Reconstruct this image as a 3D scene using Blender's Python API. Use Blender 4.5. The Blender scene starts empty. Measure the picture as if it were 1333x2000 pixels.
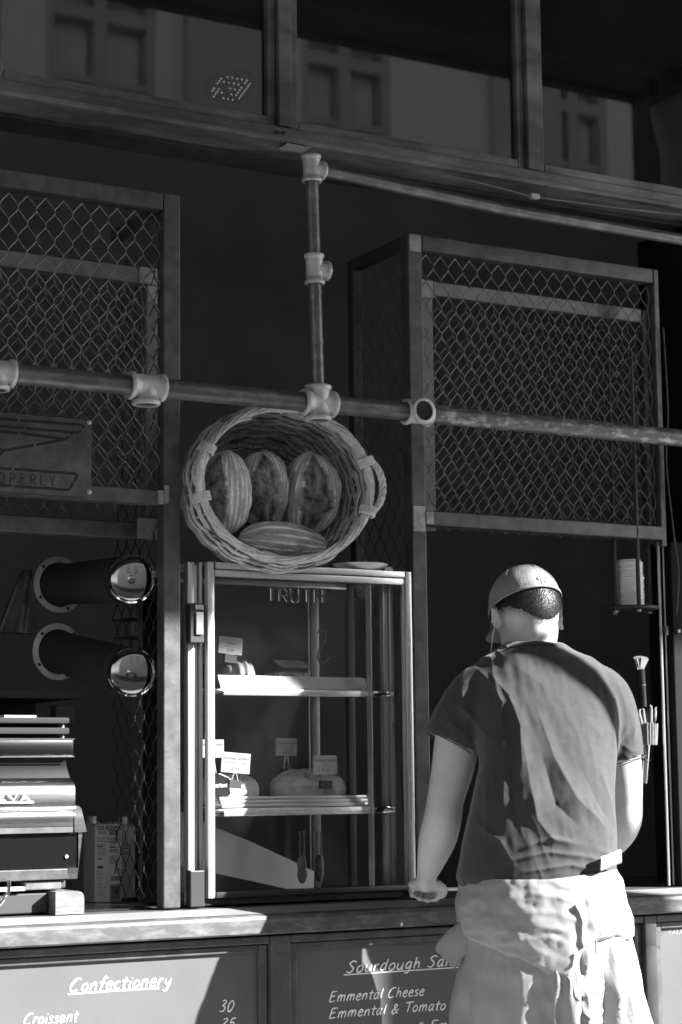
import bpy, bmesh, math, random
from mathutils import Vector, Matrix, noise
random.seed(7)
R = math.radians
S = bpy.context.scene
COL = S.collection
PI = math.pi

# ---------------------------------------------------------------- camera, sky, sun, exposure
CAM = Vector((0, -4.45, 1.25))
F, PITCH, YAW, ROLL = 3950.0, .1328, .5256, -.0110
_fw = Vector((math.sin(YAW) * math.cos(PITCH), math.cos(YAW) * math.cos(PITCH), math.sin(PITCH)))
_r0 = Vector((math.cos(YAW), -math.sin(YAW), 0)); _u0 = _r0.cross(_fw)
_r = _r0 * math.cos(ROLL) + _u0 * math.sin(ROLL); _u = -_r0 * math.sin(ROLL) + _u0 * math.cos(ROLL)
cam = bpy.data.objects.new('camera', bpy.data.cameras.new('camera')); COL.objects.link(cam)
cam.matrix_world = Matrix(((_r.x, _u.x, -_fw.x, CAM.x), (_r.y, _u.y, -_fw.y, CAM.y), (_r.z, _u.z, -_fw.z, CAM.z), (0, 0, 0, 1)))
cam.data.sensor_fit = 'VERTICAL'; cam.data.sensor_height = 36; cam.data.lens = F / 2000 * 36
cam.data.clip_start = .05; cam.data.clip_end = 500
cam.data.dof.use_dof = True; cam.data.dof.focus_distance = 4.95; cam.data.dof.aperture_fstop = 4.5
S.camera = cam

SUN_AZ, SUN_EL = R(47), R(28.3)          # azimuth from the facade's outward normal (-Y) towards +X
to_sun = Vector((math.sin(SUN_AZ) * math.cos(SUN_EL), -math.cos(SUN_AZ) * math.cos(SUN_EL), math.sin(SUN_EL)))
sl = bpy.data.lights.new('sun', 'SUN'); sl.energy = 5.0; sl.angle = R(.53); sl.color = (1, 1, 1)
so = bpy.data.objects.new('sun', sl); COL.objects.link(so)
so.rotation_euler = to_sun.to_track_quat('Z', 'Y').to_euler()
W = bpy.data.worlds.new('World'); S.world = W; W.use_nodes = True
nt = W.node_tree; bg = nt.nodes['Background']
sky = nt.nodes.new('ShaderNodeTexSky'); sky.sky_type = 'NISHITA'; sky.sun_disc = False
sky.sun_elevation = SUN_EL; sky.sun_rotation = math.atan2(to_sun.x, to_sun.y)
bwn = nt.nodes.new('ShaderNodeRGBToBW')                       # the photograph is black and white
nt.links.new(sky.outputs[0], bwn.inputs[0]); nt.links.new(bwn.outputs[0], bg.inputs[0]); bg.inputs[1].default_value = .08
S.view_settings.view_transform = 'Standard'; S.view_settings.look = 'None'
S.view_settings.gamma = 1; S.view_settings.exposure = 2.28; S.view_settings.use_curve_mapping = False
S.cycles.max_bounces = 8; S.cycles.transparent_max_bounces = 16; S.cycles.sample_clamp_indirect = 4
S.cycles.use_denoising = True; S.cycles.caustics_reflective = False; S.cycles.caustics_refractive = False

def at(px, py, Y):
    """a measured direction in the photograph carried to the real vertical plane at depth Y"""
    d = _fw * F + _r * (px - 666.5) - _u * (py - 1000)
    return CAM + d * ((Y - CAM.y) / d.y)
def ax(px, py, Y): return at(px, py, Y).x
def az(px, py, Y): return at(px, py, Y).z

# ---------------------------------------------------------------- materials (all grey: black-and-white photograph)
def mat(name, c, rough=.6, metal=0, var=.0, vscale=8, bump=0, bscale=60, stretch=(1, 1, 1), c2=None, thr=None, spec=.5, coat=0, detail=6, rvar=0):
    m = bpy.data.materials.new(name); m.use_nodes = True
    n = m.node_tree.nodes; L = m.node_tree.links; b = n['Principled BSDF']
    b.inputs['Base Color'].default_value = (c, c, c, 1); b.inputs['Roughness'].default_value = rough
    b.inputs['Metallic'].default_value = metal; b.inputs['Specular IOR Level'].default_value = spec
    if coat: b.inputs['Coat Weight'].default_value = coat; b.inputs['Coat Roughness'].default_value = .08
    tc = n.new('ShaderNodeTexCoord'); mp = n.new('ShaderNodeMapping'); mp.inputs['Scale'].default_value = stretch
    L.new(tc.outputs['Object'], mp.inputs[0])
    if var or c2 is not None:
        t = n.new('ShaderNodeTexNoise'); t.inputs['Scale'].default_value = vscale; t.inputs['Detail'].default_value = detail; t.inputs['Roughness'].default_value = .65
        L.new(mp.outputs[0], t.inputs[0])
        r = n.new('ShaderNodeValToRGB')
        lo, hi = thr if thr else (.3, .7)
        a = c * (1 - var); z = c * (1 + var) if c2 is None else c2
        r.color_ramp.elements[0].position = lo; r.color_ramp.elements[1].position = hi
        r.color_ramp.elements[0].color = (a, a, a, 1); r.color_ramp.elements[1].color = (z, z, z, 1)
        L.new(t.outputs[0], r.inputs[0]); L.new(r.outputs[0], b.inputs['Base Color'])
        if rvar:
            mr = n.new('ShaderNodeMapRange'); mr.inputs[3].default_value = max(.02, rough - rvar); mr.inputs[4].default_value = min(1, rough + rvar)
            L.new(t.outputs[0], mr.inputs[0]); L.new(mr.outputs[0], b.inputs['Roughness'])
    if bump:
        t2 = n.new('ShaderNodeTexNoise'); t2.inputs['Scale'].default_value = bscale; t2.inputs['Detail'].default_value = 5
        L.new(mp.outputs[0], t2.inputs[0]); bp = n.new('ShaderNodeBump'); bp.inputs['Strength'].default_value = bump; bp.inputs['Distance'].default_value = .002
        L.new(t2.outputs[0], bp.inputs['Height']); L.new(bp.outputs[0], b.inputs['Normal'])
    return m

def glass(name, tint=.9, ior=1.5, rough=0.0, dust=.0, dscale=6):
    m = bpy.data.materials.new(name); m.use_nodes = True; n = m.node_tree.nodes; L = m.node_tree.links
    n.remove(n['Principled BSDF']); out = n['Material Output']
    tr = n.new('ShaderNodeBsdfTransparent'); tr.inputs[0].default_value = (tint, tint, tint, 1)
    gl = n.new('ShaderNodeBsdfGlossy'); gl.inputs[0].default_value = (1, 1, 1, 1); gl.inputs['Roughness'].default_value = rough
    fr = n.new('ShaderNodeFresnel'); fr.inputs[0].default_value = ior
    ge = n.new('ShaderNodeNewGeometry'); sb = n.new('ShaderNodeMath'); sb.operation = 'SUBTRACT'; sb.inputs[0].default_value = 1; L.new(ge.outputs['Backfacing'], sb.inputs[1])
    ml = n.new('ShaderNodeMath'); ml.operation = 'MULTIPLY'; L.new(fr.outputs[0], ml.inputs[0]); L.new(sb.outputs[0], ml.inputs[1])   # one coat of reflection per pane
    mx = n.new('ShaderNodeMixShader'); L.new(ml.outputs[0], mx.inputs[0]); L.new(tr.outputs[0], mx.inputs[1]); L.new(gl.outputs[0], mx.inputs[2])
    last = mx
    if dust:
        df = n.new('ShaderNodeBsdfDiffuse'); df.inputs[0].default_value = (.5, .5, .5, 1)
        tc = n.new('ShaderNodeTexCoord'); t = n.new('ShaderNodeTexNoise'); t.inputs['Scale'].default_value = dscale; t.inputs['Detail'].default_value = 8; t.inputs['Roughness'].default_value = .75
        mr = n.new('ShaderNodeMapRange'); mr.inputs[1].default_value = .45; mr.inputs[2].default_value = .8; mr.inputs[3].default_value = dust * .15; mr.inputs[4].default_value = dust
        L.new(tc.outputs['Object'], t.inputs[0]); L.new(t.outputs[0], mr.inputs[0])
        m2 = n.new('ShaderNodeMixShader'); L.new(mr.outputs[0], m2.inputs[0]); L.new(mx.outputs[0], m2.inputs[1]); L.new(df.outputs[0], m2.inputs[2]); last = m2
    L.new(last.outputs[0], out.inputs[0])
    return m

M = {}
M['room'] = mat('dark_interior', .44, .9, var=.15, vscale=2)
M['room_floor'] = mat('interior_floor', .04, .7, var=.2)
M['steel_dark'] = mat('worn_dark_steel', .085, .42, .35, var=.35, vscale=22, bump=.12, bscale=140, c2=.15, thr=(.35, .85))
M['steel_raw'] = mat('raw_steel_grey', .16, .45, .4, var=.3, vscale=18, bump=.1, bscale=150, c2=.26, thr=(.3, .8))
M['weld'] = mat('ground_weld_steel', .30, .45, .3, var=.35, vscale=45, bump=.2, bscale=200)
M['mesh'] = mat('expanded_metal', .2, .45, .35, var=.3, vscale=40)
M['beam'] = mat('painted_steel_beam', .13, .5, .2, var=.4, vscale=9, bump=.25, bscale=120, c2=.25, thr=(.42, .72), stretch=(.35, 1, 1))
M['pipe'] = mat('dark_iron_pipe', .14, .38, .45, var=.3, vscale=30, bump=.1, bscale=180, c2=.24, thr=(.45, .8), stretch=(.5, 1, 1))
M['pipe_worn'] = mat('scuffed_iron_pipe', .17, .42, .35, var=.3, vscale=45, bump=.15, bscale=180, c2=.42, thr=(.5, .66), stretch=(.5, 1, 1))
M['galv'] = mat('galvanised_fitting', .5, .48, .25, var=.14, vscale=22, bump=.12, bscale=200)
M['hole'] = mat('dark_bore', .02, .9)
M['wicker'] = mat('willow_wicker', .62, .55, var=.38, vscale=40, bump=.25, bscale=220, c2=.78, thr=(.3, .75))
M['wicker_black'] = mat('willow_wicker_stained', .14, .7, var=.4, vscale=40)
M['wicker_dark'] = mat('willow_wicker_dark', .38, .6, var=.35, vscale=40, bump=.25, bscale=220)
M['chrome'] = mat('brushed_steel', .62, .26, .65, var=.1, vscale=30, bump=.05, bscale=80, stretch=(1, 1, .05), rvar=.06)
M['chrome_h'] = mat('brushed_steel_bar', .65, .26, .55, var=.1, vscale=30, bump=.05, bscale=80, stretch=(.05, 1, 1), rvar=.06)
M['lens'] = mat('smoked_polished_steel', .32, .1, 1, var=.25, vscale=14, rvar=.05)
M['mirror'] = mat('polished_chrome', .75, .06, 1, var=.05, vscale=8, rvar=.03)
M['flange'] = mat('satin_flange', .55, .45, .25, var=.18, vscale=12)
M['black_gloss'] = mat('black_gloss', .02, .22, spec=.4)
M['rail'] = mat('dull_dark_steel', .016, .45, .3)
M['band'] = mat('polished_band', .7, .2, 1, var=.3, vscale=10, stretch=(.15, 1, 3), rvar=.12)
M['lacquer'] = mat('black_lacquer', .004, .22, spec=.5)
M['near_black'] = mat('near_black_paint', .006, .8, spec=.2)
M['black'] = mat('black_plastic', .025, .45)
M['rubber'] = mat('dull_black_metal', .03, .6)
M['board'] = mat('chalkboard_grey', .10, .75, var=.12, vscale=3.5, bump=.08, bscale=90, detail=10, spec=.3)
M['trim'] = mat('dark_painted_trim', .075, .55, var=.3, vscale=16, bump=.15, bscale=100, c2=.12, thr=(.45, .85))
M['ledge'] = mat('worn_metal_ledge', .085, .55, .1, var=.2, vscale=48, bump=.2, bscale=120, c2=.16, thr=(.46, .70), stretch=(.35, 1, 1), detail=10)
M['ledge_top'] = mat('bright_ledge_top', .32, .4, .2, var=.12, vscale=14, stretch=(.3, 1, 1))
M['chalk'] = mat('chalk_white', .85, .95, bump=.3, bscale=300)
M['white'] = mat('white_card', .3, .7)
M['ink'] = mat('printing_ink', .05, .7)
M['ink2'] = mat('soft_printing_ink', .07, .7)
M['lids'] = mat('white_plastic_lids', .88, .35, var=.03)
M['paper'] = mat('kraft_tan_paper', .16, .8, var=.12, vscale=30, bump=.2, bscale=60)
M['straws'] = mat('paper_wrapped_straws', .17, .7, var=.18, vscale=60)
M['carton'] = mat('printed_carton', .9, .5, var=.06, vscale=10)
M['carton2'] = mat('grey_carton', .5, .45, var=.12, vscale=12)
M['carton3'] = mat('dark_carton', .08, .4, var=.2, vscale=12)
M['cap_white'] = mat('carton_cap', .6, .4)
M['wood'] = mat('pale_wood', .11, .6, var=.3, vscale=14, bump=.3, bscale=50, stretch=(1, 1, 6), c2=.22)
M['wood_dark'] = mat('dark_painted_wood', .035, .6)
M['skin'] = mat('skin', .53, .5, var=.11, vscale=14, bump=.08, bscale=350, spec=.35)
M['shirt'] = mat('charcoal_cotton', .056, .95, var=.12, vscale=60, bump=.25, bscale=700, spec=.15)
M['shirt'].node_tree.nodes['Principled BSDF'].inputs['Sheen Weight'].default_value = .25
M['shirt'].node_tree.nodes['Principled BSDF'].inputs['Sheen Roughness'].default_value = .5
M['jacket'] = mat('pale_washed_cotton', .31, .95, var=.05, vscale=20, bump=.3, bscale=600, spec=.15)
M['fleece'] = mat('pale_fleece', .34, 1, var=.2, vscale=90, bump=1.0, bscale=120, spec=.05)
M['cap'] = mat('grey_cotton_cap', .25, 1.0, var=.10, vscale=22, bump=.6, bscale=260, spec=.02)
M['hair'] = mat('black_hair', .025, .38, var=.4, vscale=250, bump=.9, bscale=300, spec=.5, stretch=(1, 1, .35))
M['wire'] = mat('white_cable', .75, .4)
M['trousers'] = mat('grey_trousers', .2, .9, var=.1, bump=.2, bscale=400)
M['shoe'] = mat('dark_shoe', .04, .5)
M['ceramic'] = mat('glazed_plate', .7, .25, spec=.6, coat=.3)
M['pastry'] = mat('baked_pastry', .22, .45, var=.4, vscale=25, bump=.4, bscale=70, c2=.42)
M['flakes'] = mat('almond_flakes', .5, .6, var=.2, vscale=40)
M['wrap'] = mat('waxed_paper_wrap', .5, .42, var=.12, vscale=20, bump=.3, bscale=40)
M['string'] = mat('pale_string', .6, .8)
M['pave'] = mat('pavement_concrete', .42, .85, var=.15, vscale=4, bump=.3, bscale=60)
M['asphalt'] = mat('asphalt', .06, .9, var=.2, vscale=30, bump=.4, bscale=200)
M['plaster'] = mat('cream_plaster', .66, .85, var=.06, vscale=1.2, bump=.1)
M['plaster_dark'] = mat('grey_plaster', .42, .85, var=.08, vscale=1.2)
M['dark_wall'] = mat('dark_brick_wall', .02, .9, var=.2, vscale=3)
M['window_dark'] = mat('dark_window_glass', .08, .1, spec=.6)
M['curtain'] = mat('white_curtain', .78, .9, var=.08, vscale=3)
M['canopy'] = mat('dark_soffit', .035, .9)
M['kerb'] = mat('kerb_stone', .32, .8, var=.15)
M['paint'] = mat('road_paint', .75, .6, var=.1)
M['glass'] = glass('cabinet_glass', .97, 1.32, 0, .010, 5)
M['glass_big'] = glass('transom_glass', .45, 1.9, 0, .02, 3)
em = bpy.data.materials.new('led_light'); em.use_nodes = True
e_ = em.node_tree.nodes['Principled BSDF']; e_.inputs['Emission Color'].default_value = (1, 1, 1, 1); e_.inputs['Emission Strength'].default_value = .3
M['led'] = em
# bread: the flour stripes and the open crust are real marks, kept in an attribute
def bread():
    m = bpy.data.materials.new('sourdough_crust'); m.use_nodes = True; n = m.node_tree.nodes; L = m.node_tree.links; b = n['Principled BSDF']
    a = n.new('ShaderNodeAttribute'); a.attribute_name = 'tone'
    t = n.new('ShaderNodeTexNoise'); t.inputs['Scale'].default_value = 90; t.inputs['Detail'].default_value = 8; t.inputs['Roughness'].default_value = .7
    tc = n.new('ShaderNodeTexCoord'); L.new(tc.outputs['Object'], t.inputs[0])
    mt = n.new('ShaderNodeMath'); mt.operation = 'MULTIPLY_ADD'; mt.inputs[1].default_value = .8; mt.inputs[2].default_value = .78
    L.new(t.outputs[0], mt.inputs[0]); m2 = n.new('ShaderNodeMath'); m2.operation = 'MULTIPLY'; L.new(mt.outputs[0], m2.inputs[0]); L.new(a.outputs['Fac'], m2.inputs[1])
    L.new(m2.outputs[0], b.inputs['Base Color']); b.inputs['Roughness'].default_value = .75
    bp = n.new('ShaderNodeBump'); bp.inputs['Strength'].default_value = .5; bp.inputs['Distance'].default_value = .002
    L.new(t.outputs[0], bp.inputs['Height']); L.new(bp.outputs[0], b.inputs['Normal'])
    return m
M['bread'] = bread()

# ---------------------------------------------------------------- mesh helpers
class MB:
    def __init__(s): s.v = []; s.f = []
    def add(s, vs, fs):
        o = len(s.v); s.v += [Vector(v) for v in vs]; s.f += [tuple(i + o for i in f) for f in fs]; return s
    def box(s, a, b):
        x0, y0, z0 = a; x1, y1, z1 = b
        return s.add([(x0, y0, z0), (x1, y0, z0), (x1, y1, z0), (x0, y1, z0), (x0, y0, z1), (x1, y0, z1), (x1, y1, z1), (x0, y1, z1)],
                     [(0, 3, 2, 1), (4, 5, 6, 7), (0, 1, 5, 4), (1, 2, 6, 5), (2, 3, 7, 6), (3, 0, 4, 7)])
    def bbox(s, a, b, r=.002):
        """box with chamfered vertical and horizontal edges"""
        bm = bmesh.new(); bmesh.ops.create_cube(bm, size=1)
        for v in bm.verts:
            v.co = Vector([(a[i] + b[i]) / 2 + v.co[i] * (b[i] - a[i]) for i in range(3)])
        bmesh.ops.bevel(bm, geom=bm.edges[:], offset=r, segments=2, affect='EDGES', profile=.5)
        bm.verts.index_update(); s.add([v.co.copy() for v in bm.verts], [[v.index for v in f.verts] for f in bm.faces]); bm.free(); return s
    def obox(s, p, ex, ey, ez):
        """oriented box: centre and three half-extent vectors"""
        p, ex, ey, ez = map(Vector, (p, ex, ey, ez)); vs = [p + ex * i + ey * j + ez * k for k in (-1, 1) for (i, j) in ((-1, -1), (1, -1), (1, 1), (-1, 1))]
        return s.add(vs, [(0, 3, 2, 1), (4, 5, 6, 7), (0, 1, 5, 4), (1, 2, 6, 5), (2, 3, 7, 6), (3, 0, 4, 7)])
    def tube(s, pts, r, n=10, closed=False, cap=True, flat=1.0, nrm=None):
        pts = [Vector(p) for p in pts]; N = len(pts)
        rs = r if isinstance(r, (list, tuple)) else [r] * N
        rings = []; up = None
        for i, p in enumerate(pts):
            a = pts[(i - 1) % N] if (i > 0 or closed) else p; b = pts[(i + 1) % N] if (i < N - 1 or closed) else p
            t = (b - a)
            t = t.normalized() if t.length > 1e-9 else Vector((0, 0, 1))
            if nrm is not None: u = Vector(nrm)
            elif up is None: u = Vector((0, 0, 1)) if abs(t.z) < .9 else Vector((1, 0, 0))
            else: u = up
            w = t.cross(u)
            if w.length < 1e-6: u = Vector((.3, .8, .2)); w = t.cross(u)
            w.normalize(); u = w.cross(t).normalized(); up = u
            rings.append([p + (w * math.cos(2 * PI * k / n) + u * math.sin(2 * PI * k / n) * flat) * rs[i] for k in range(n)])
        o = []; fs = []
        for q in rings: o += q
        for i in range(N if closed else N - 1):
            j = (i + 1) % N
            for k in range(n):
                fs.append((i * n + k, i * n + (k + 1) % n, j * n + (k + 1) % n, j * n + k))
        if cap and not closed:
            fs.append(tuple(range(n))[::-1]); fs.append(tuple((N - 1) * n + k for k in range(n)))
        return s.add(o, fs)
    def lathe(s, prof, p, axis=(0, 0, 1), n=32, cap=True):
        """prof: (radius, height) along axis from p"""
        ax_ = Vector(axis).normalized(); u = ax_.orthogonal().normalized(); w = ax_.cross(u); p = Vector(p)
        vs = []; fs = []
        for r, h in prof:
            vs += [p + ax_ * h + (u * math.cos(2 * PI * k / n) + w * math.sin(2 * PI * k / n)) * max(r, 1e-5) for k in range(n)]
        for i in range(len(prof) - 1):
            for k in range(n): fs.append((i * n + k, i * n + (k + 1) % n, (i + 1) * n + (k + 1) % n, (i + 1) * n + k))
        if cap: fs.append(tuple(range(n))[::-1]); fs.append(tuple((len(prof) - 1) * n + k for k in range(n)))
        return s.add(vs, fs)
    def loft(s, rings, cap=True):
        n = len(rings[0]); vs = []; fs = []
        for q in rings: vs += q
        for i in range(len(rings) - 1):
            for k in range(n): fs.append((i * n + k, i * n + (k + 1) % n, (i + 1) * n + (k + 1) % n, (i + 1) * n + k))
        if cap: fs.append(tuple(range(n))[::-1]); fs.append(tuple((len(rings) - 1) * n + k for k in range(n)))
        return s.add(vs, fs)
    def build(s, name, m, parent=None, smooth=False, org=None, sharp=40):
        me = bpy.data.meshes.new(name)
        o = Vector((0, 0, 0)) if org is None else Vector(org)
        if parent is not None: o = ROOT[parent.name]
        me.from_pydata([tuple(v - o) for v in s.v], [], s.f)
        if len(s.f) < 60000:
            bm = bmesh.new(); bm.from_mesh(me); bmesh.ops.recalc_face_normals(bm, faces=bm.faces); bm.to_mesh(me); bm.free()
        me.materials.append(M[m] if isinstance(m, str) else m)
        if smooth:
            for p in me.polygons: p.use_smooth = True
            try: me.set_sharp_from_angle(angle=R(sharp))
            except Exception: pass
        ob = bpy.data.objects.new(name, me); COL.objects.link(ob)
        if parent is not None: ob.parent = parent; ROOT[ob.name] = o
        else: ob.location = o; ROOT[ob.name] = o
        return ob
ROOT = {}
def tag(o, label=None, cat=None, group=None, kind=None):
    if label: o['label'] = label
    if cat: o['category'] = cat
    if group: o['group'] = group
    if kind: o['kind'] = kind
    return o
def thing(name, loc, label, cat, group=None):
    o = bpy.data.objects.new(name, None); COL.objects.link(o); o.empty_display_size = .05
    o.location = loc; ROOT[o.name] = Vector(loc); return tag(o, label, cat, group)
def struct(mb, name, m, **k): return tag(mb.build(name, m, **k), kind='structure')
def ellipse(c, a, b, n=24, e=2.0, ph=0):
    """ring of points round c with half-axes a, b; e > 2 squares it off"""
    out = []
    for k in range(n):
        t = 2 * PI * k / n + ph; ct, st = math.cos(t), math.sin(t)
        out.append(Vector(c) + Vector(a) * (math.copysign(abs(ct) ** (2 / e), ct)) + Vector(b) * (math.copysign(abs(st) ** (2 / e), st)))
    return out
def smoothpath(pts, k=6, closed=False):
    pts = [Vector(p) for p in pts]; n = len(pts); out = []
    rng = range(n) if closed else range(n - 1)
    for i in rng:
        p0 = pts[(i - 1) % n] if (closed or i > 0) else pts[i] * 2 - pts[i + 1]
        p1 = pts[i]; p2 = pts[(i + 1) % n]
        p3 = pts[(i + 2) % n] if (closed or i + 2 < n) else p2 * 2 - p1
        for j in range(k):
            t = j / k; out.append(.5 * ((2 * p1) + (p2 - p0) * t + (2 * p0 - 5 * p1 + 4 * p2 - p3) * t * t + (3 * p1 - p0 - 3 * p2 + p3) * t ** 3))
    if not closed: out.append(pts[-1])
    return out
def fbm(p, s=1.0, o=3):
    v = 0; a = 1
    for i in range(o): v += noise.noise(Vector(p) * s) * a; s *= 2; a *= .5
    return v
def baked(ob, mods):
    """apply modifiers through the depsgraph and keep the result as the object's mesh"""
    for t, kw in mods:
        md = ob.modifiers.new(t, t)
        for k, v in kw.items(): setattr(md, k, v)
    dg = bpy.context.evaluated_depsgraph_get(); ev = ob.evaluated_get(dg)
    me = bpy.data.meshes.new_from_object(ev); old = ob.data; ob.modifiers.clear(); ob.data = me
    if not me.materials: me.materials.append(old.materials[0])
    for p in me.polygons: p.use_smooth = True
    return ob

# ---------------------------------------------------------------- lettering
# stroke letters: x-height 1, capitals 1.65; (advance, strokes, curved?)
G = {
 'C': (1.25, [[(1.15, 1.45), (.85, 1.62), (.4, 1.35), (.1, .7), (.2, .15), (.55, 0), (1.0, .2)]]),
 'o': (.9, [[(.55, 1), (.2, .8), (.1, .35), (.3, 0), (.65, .15), (.78, .6), (.55, 1)]]),
 'n': (.95, [[(.15, .95), (.12, 0)], [(.13, .45), (.35, .85), (.6, .95), (.72, .7), (.72, 0)]]),
 'f': (.75, [[(.85, 1.5), (.6, 1.62), (.42, 1.3), (.35, .6), (.25, -.35)], [(.05, .9), (.7, .95)]]),
 'e': (.85, [[(.12, .5), (.65, .62), (.65, .92), (.4, 1.0), (.12, .6), (.15, .15), (.45, 0), (.78, .2)]]),
 'c': (.8, [[(.72, .85), (.5, 1), (.18, .7), (.12, .25), (.35, 0), (.7, .15)]]),
 't': (.7, [[(.38, 1.5), (.3, .6), (.3, .12), (.55, .05)], [(.0, .98), (.72, 1.02)]]),
 'i': (.42, [[(.22, .95), (.18, 0)], [(.28, 1.3), (.26, 1.38)]]),
 'r': (.72, [[(.15, .95), (.12, 0)], [(.14, .5), (.35, .9), (.65, .95)]]),
 'y': (.9, [[(.1, .95), (.2, .4), (.45, .2), (.7, .5)], [(.78, .95), (.65, 0), (.4, -.6), (.05, -.5)]]),
 's': (.75, [[(.65, .85), (.4, 1), (.15, .8), (.35, .52), (.6, .3), (.45, .02), (.05, .1)]]),
 'a': (.95, [[(.7, .9), (.4, 1), (.12, .6), (.15, .1), (.4, .03), (.68, .5)], [(.74, .98), (.66, .4), (.72, .05), (.88, .05)]]),
 'S': (1.15, [[(1.05, 1.4), (.7, 1.65), (.3, 1.35), (.5, .95), (.85, .6), (.6, .05), (.1, .15)]]),
 'u': (.95, [[(.12, .95), (.12, .25), (.35, .03), (.68, .4), (.74, .95)], [(.74, .95), (.74, .1), (.88, .03)]]),
 'd': (.95, [[(.68, .85), (.4, 1), (.12, .55), (.2, .05), (.45, .05), (.7, .5)], [(.78, 1.6), (.7, .5), (.74, 0)]]),
 'g': (.95, [[(.7, .88), (.4, 1), (.12, .6), (.2, .15), (.45, .15), (.7, .6)], [(.76, .98), (.7, .1), (.5, -.55), (.1, -.5)]]),
 'h': (.95, [[(.2, 1.6), (.12, 0)], [(.14, .45), (.4, .88), (.65, .85), (.7, .5), (.7, 0)]]),
 'E': (1.1, [[(.95, 1.55), (.2, 1.5), (.15, .8), (.12, .02), (.9, .1)], [(.15, .8), (.75, .88)]]),
 'm': (1.4, [[(.15, .95), (.12, 0)], [(.13, .5), (.35, .92), (.6, .9), (.62, 0)], [(.62, .5), (.85, .92), (1.12, .85), (1.15, 0)]]),
 'l': (.42, [[(.26, 1.6), (.16, .5), (.2, 0)]]),
 '&': (1.25, [[(1.05, .75), (.7, .15), (.3, 0), (.12, .35), (.5, .85), (.72, 1.25), (.5, 1.5), (.3, 1.2), (.6, .6), (1.05, .0)]]),
 'T': (1.1, [[(.0, 1.5), (1.15, 1.6)], [(.6, 1.55), (.5, 0)]]),
 'M': (1.5, [[(.1, 0), (.3, 1.5)], [(.3, 1.5), (.62, .5)], [(.62, .5), (1.1, 1.55)], [(1.1, 1.55), (1.2, 0)]]),
 'w': (1.2, [[(.1, .95), (.28, .05)], [(.28, .05), (.55, .7)], [(.55, .7), (.8, .05)], [(.8, .05), (1.05, .98)]]),
 '3': (1.0, [[(.2, 1.45), (.6, 1.6), (.8, 1.25), (.4, .88), (.78, .6), (.6, .08), (.1, .1)]]),
 '0': (1.05, [[(.55, 1.6), (.2, 1.2), (.12, .5), (.35, .02), (.7, .3), (.88, 1.0), (.55, 1.6)]]),
 '5': (1.0, [[(.85, 1.55), (.3, 1.5)], [(.3, 1.5), (.2, .9), (.55, 1.0), (.78, .6), (.55, .08), (.08, .1)]]),
 'b': (.9, [[(.2, 1.6), (.12, 0)], [(.14, .4), (.45, .95), (.75, .6), (.5, .03), (.15, .1)]]),
 'A': (1.2, [[(.05, 0), (.6, 1.6)], [(.6, 1.6), (1.05, 0)], [(.25, .6), (.9, .6)]]),
 'v': (.85, [[(.1, .95), (.38, .03)], [(.38, .03), (.75, .98)]]),
 'x': (.85, [[(.1, .95), (.7, .03)], [(.7, .95), (.08, .03)]]),
 'p': (.9, [[(.15, .95), (.1, -.6)], [(.14, .5), (.45, 1.0), (.75, .6), (.5, .03), (.15, .15)]]),
 'k': (.9, [[(.2, 1.6), (.12, 0)], [(.7, .95), (.15, .4)], [(.3, .5), (.75, .0)]]),
 'O': (1.3, [[(.6, 1.6), (.15, 1.1), (.15, .45), (.6, 0), (1.05, .45), (1.05, 1.1), (.6, 1.6)]]),
}
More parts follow.
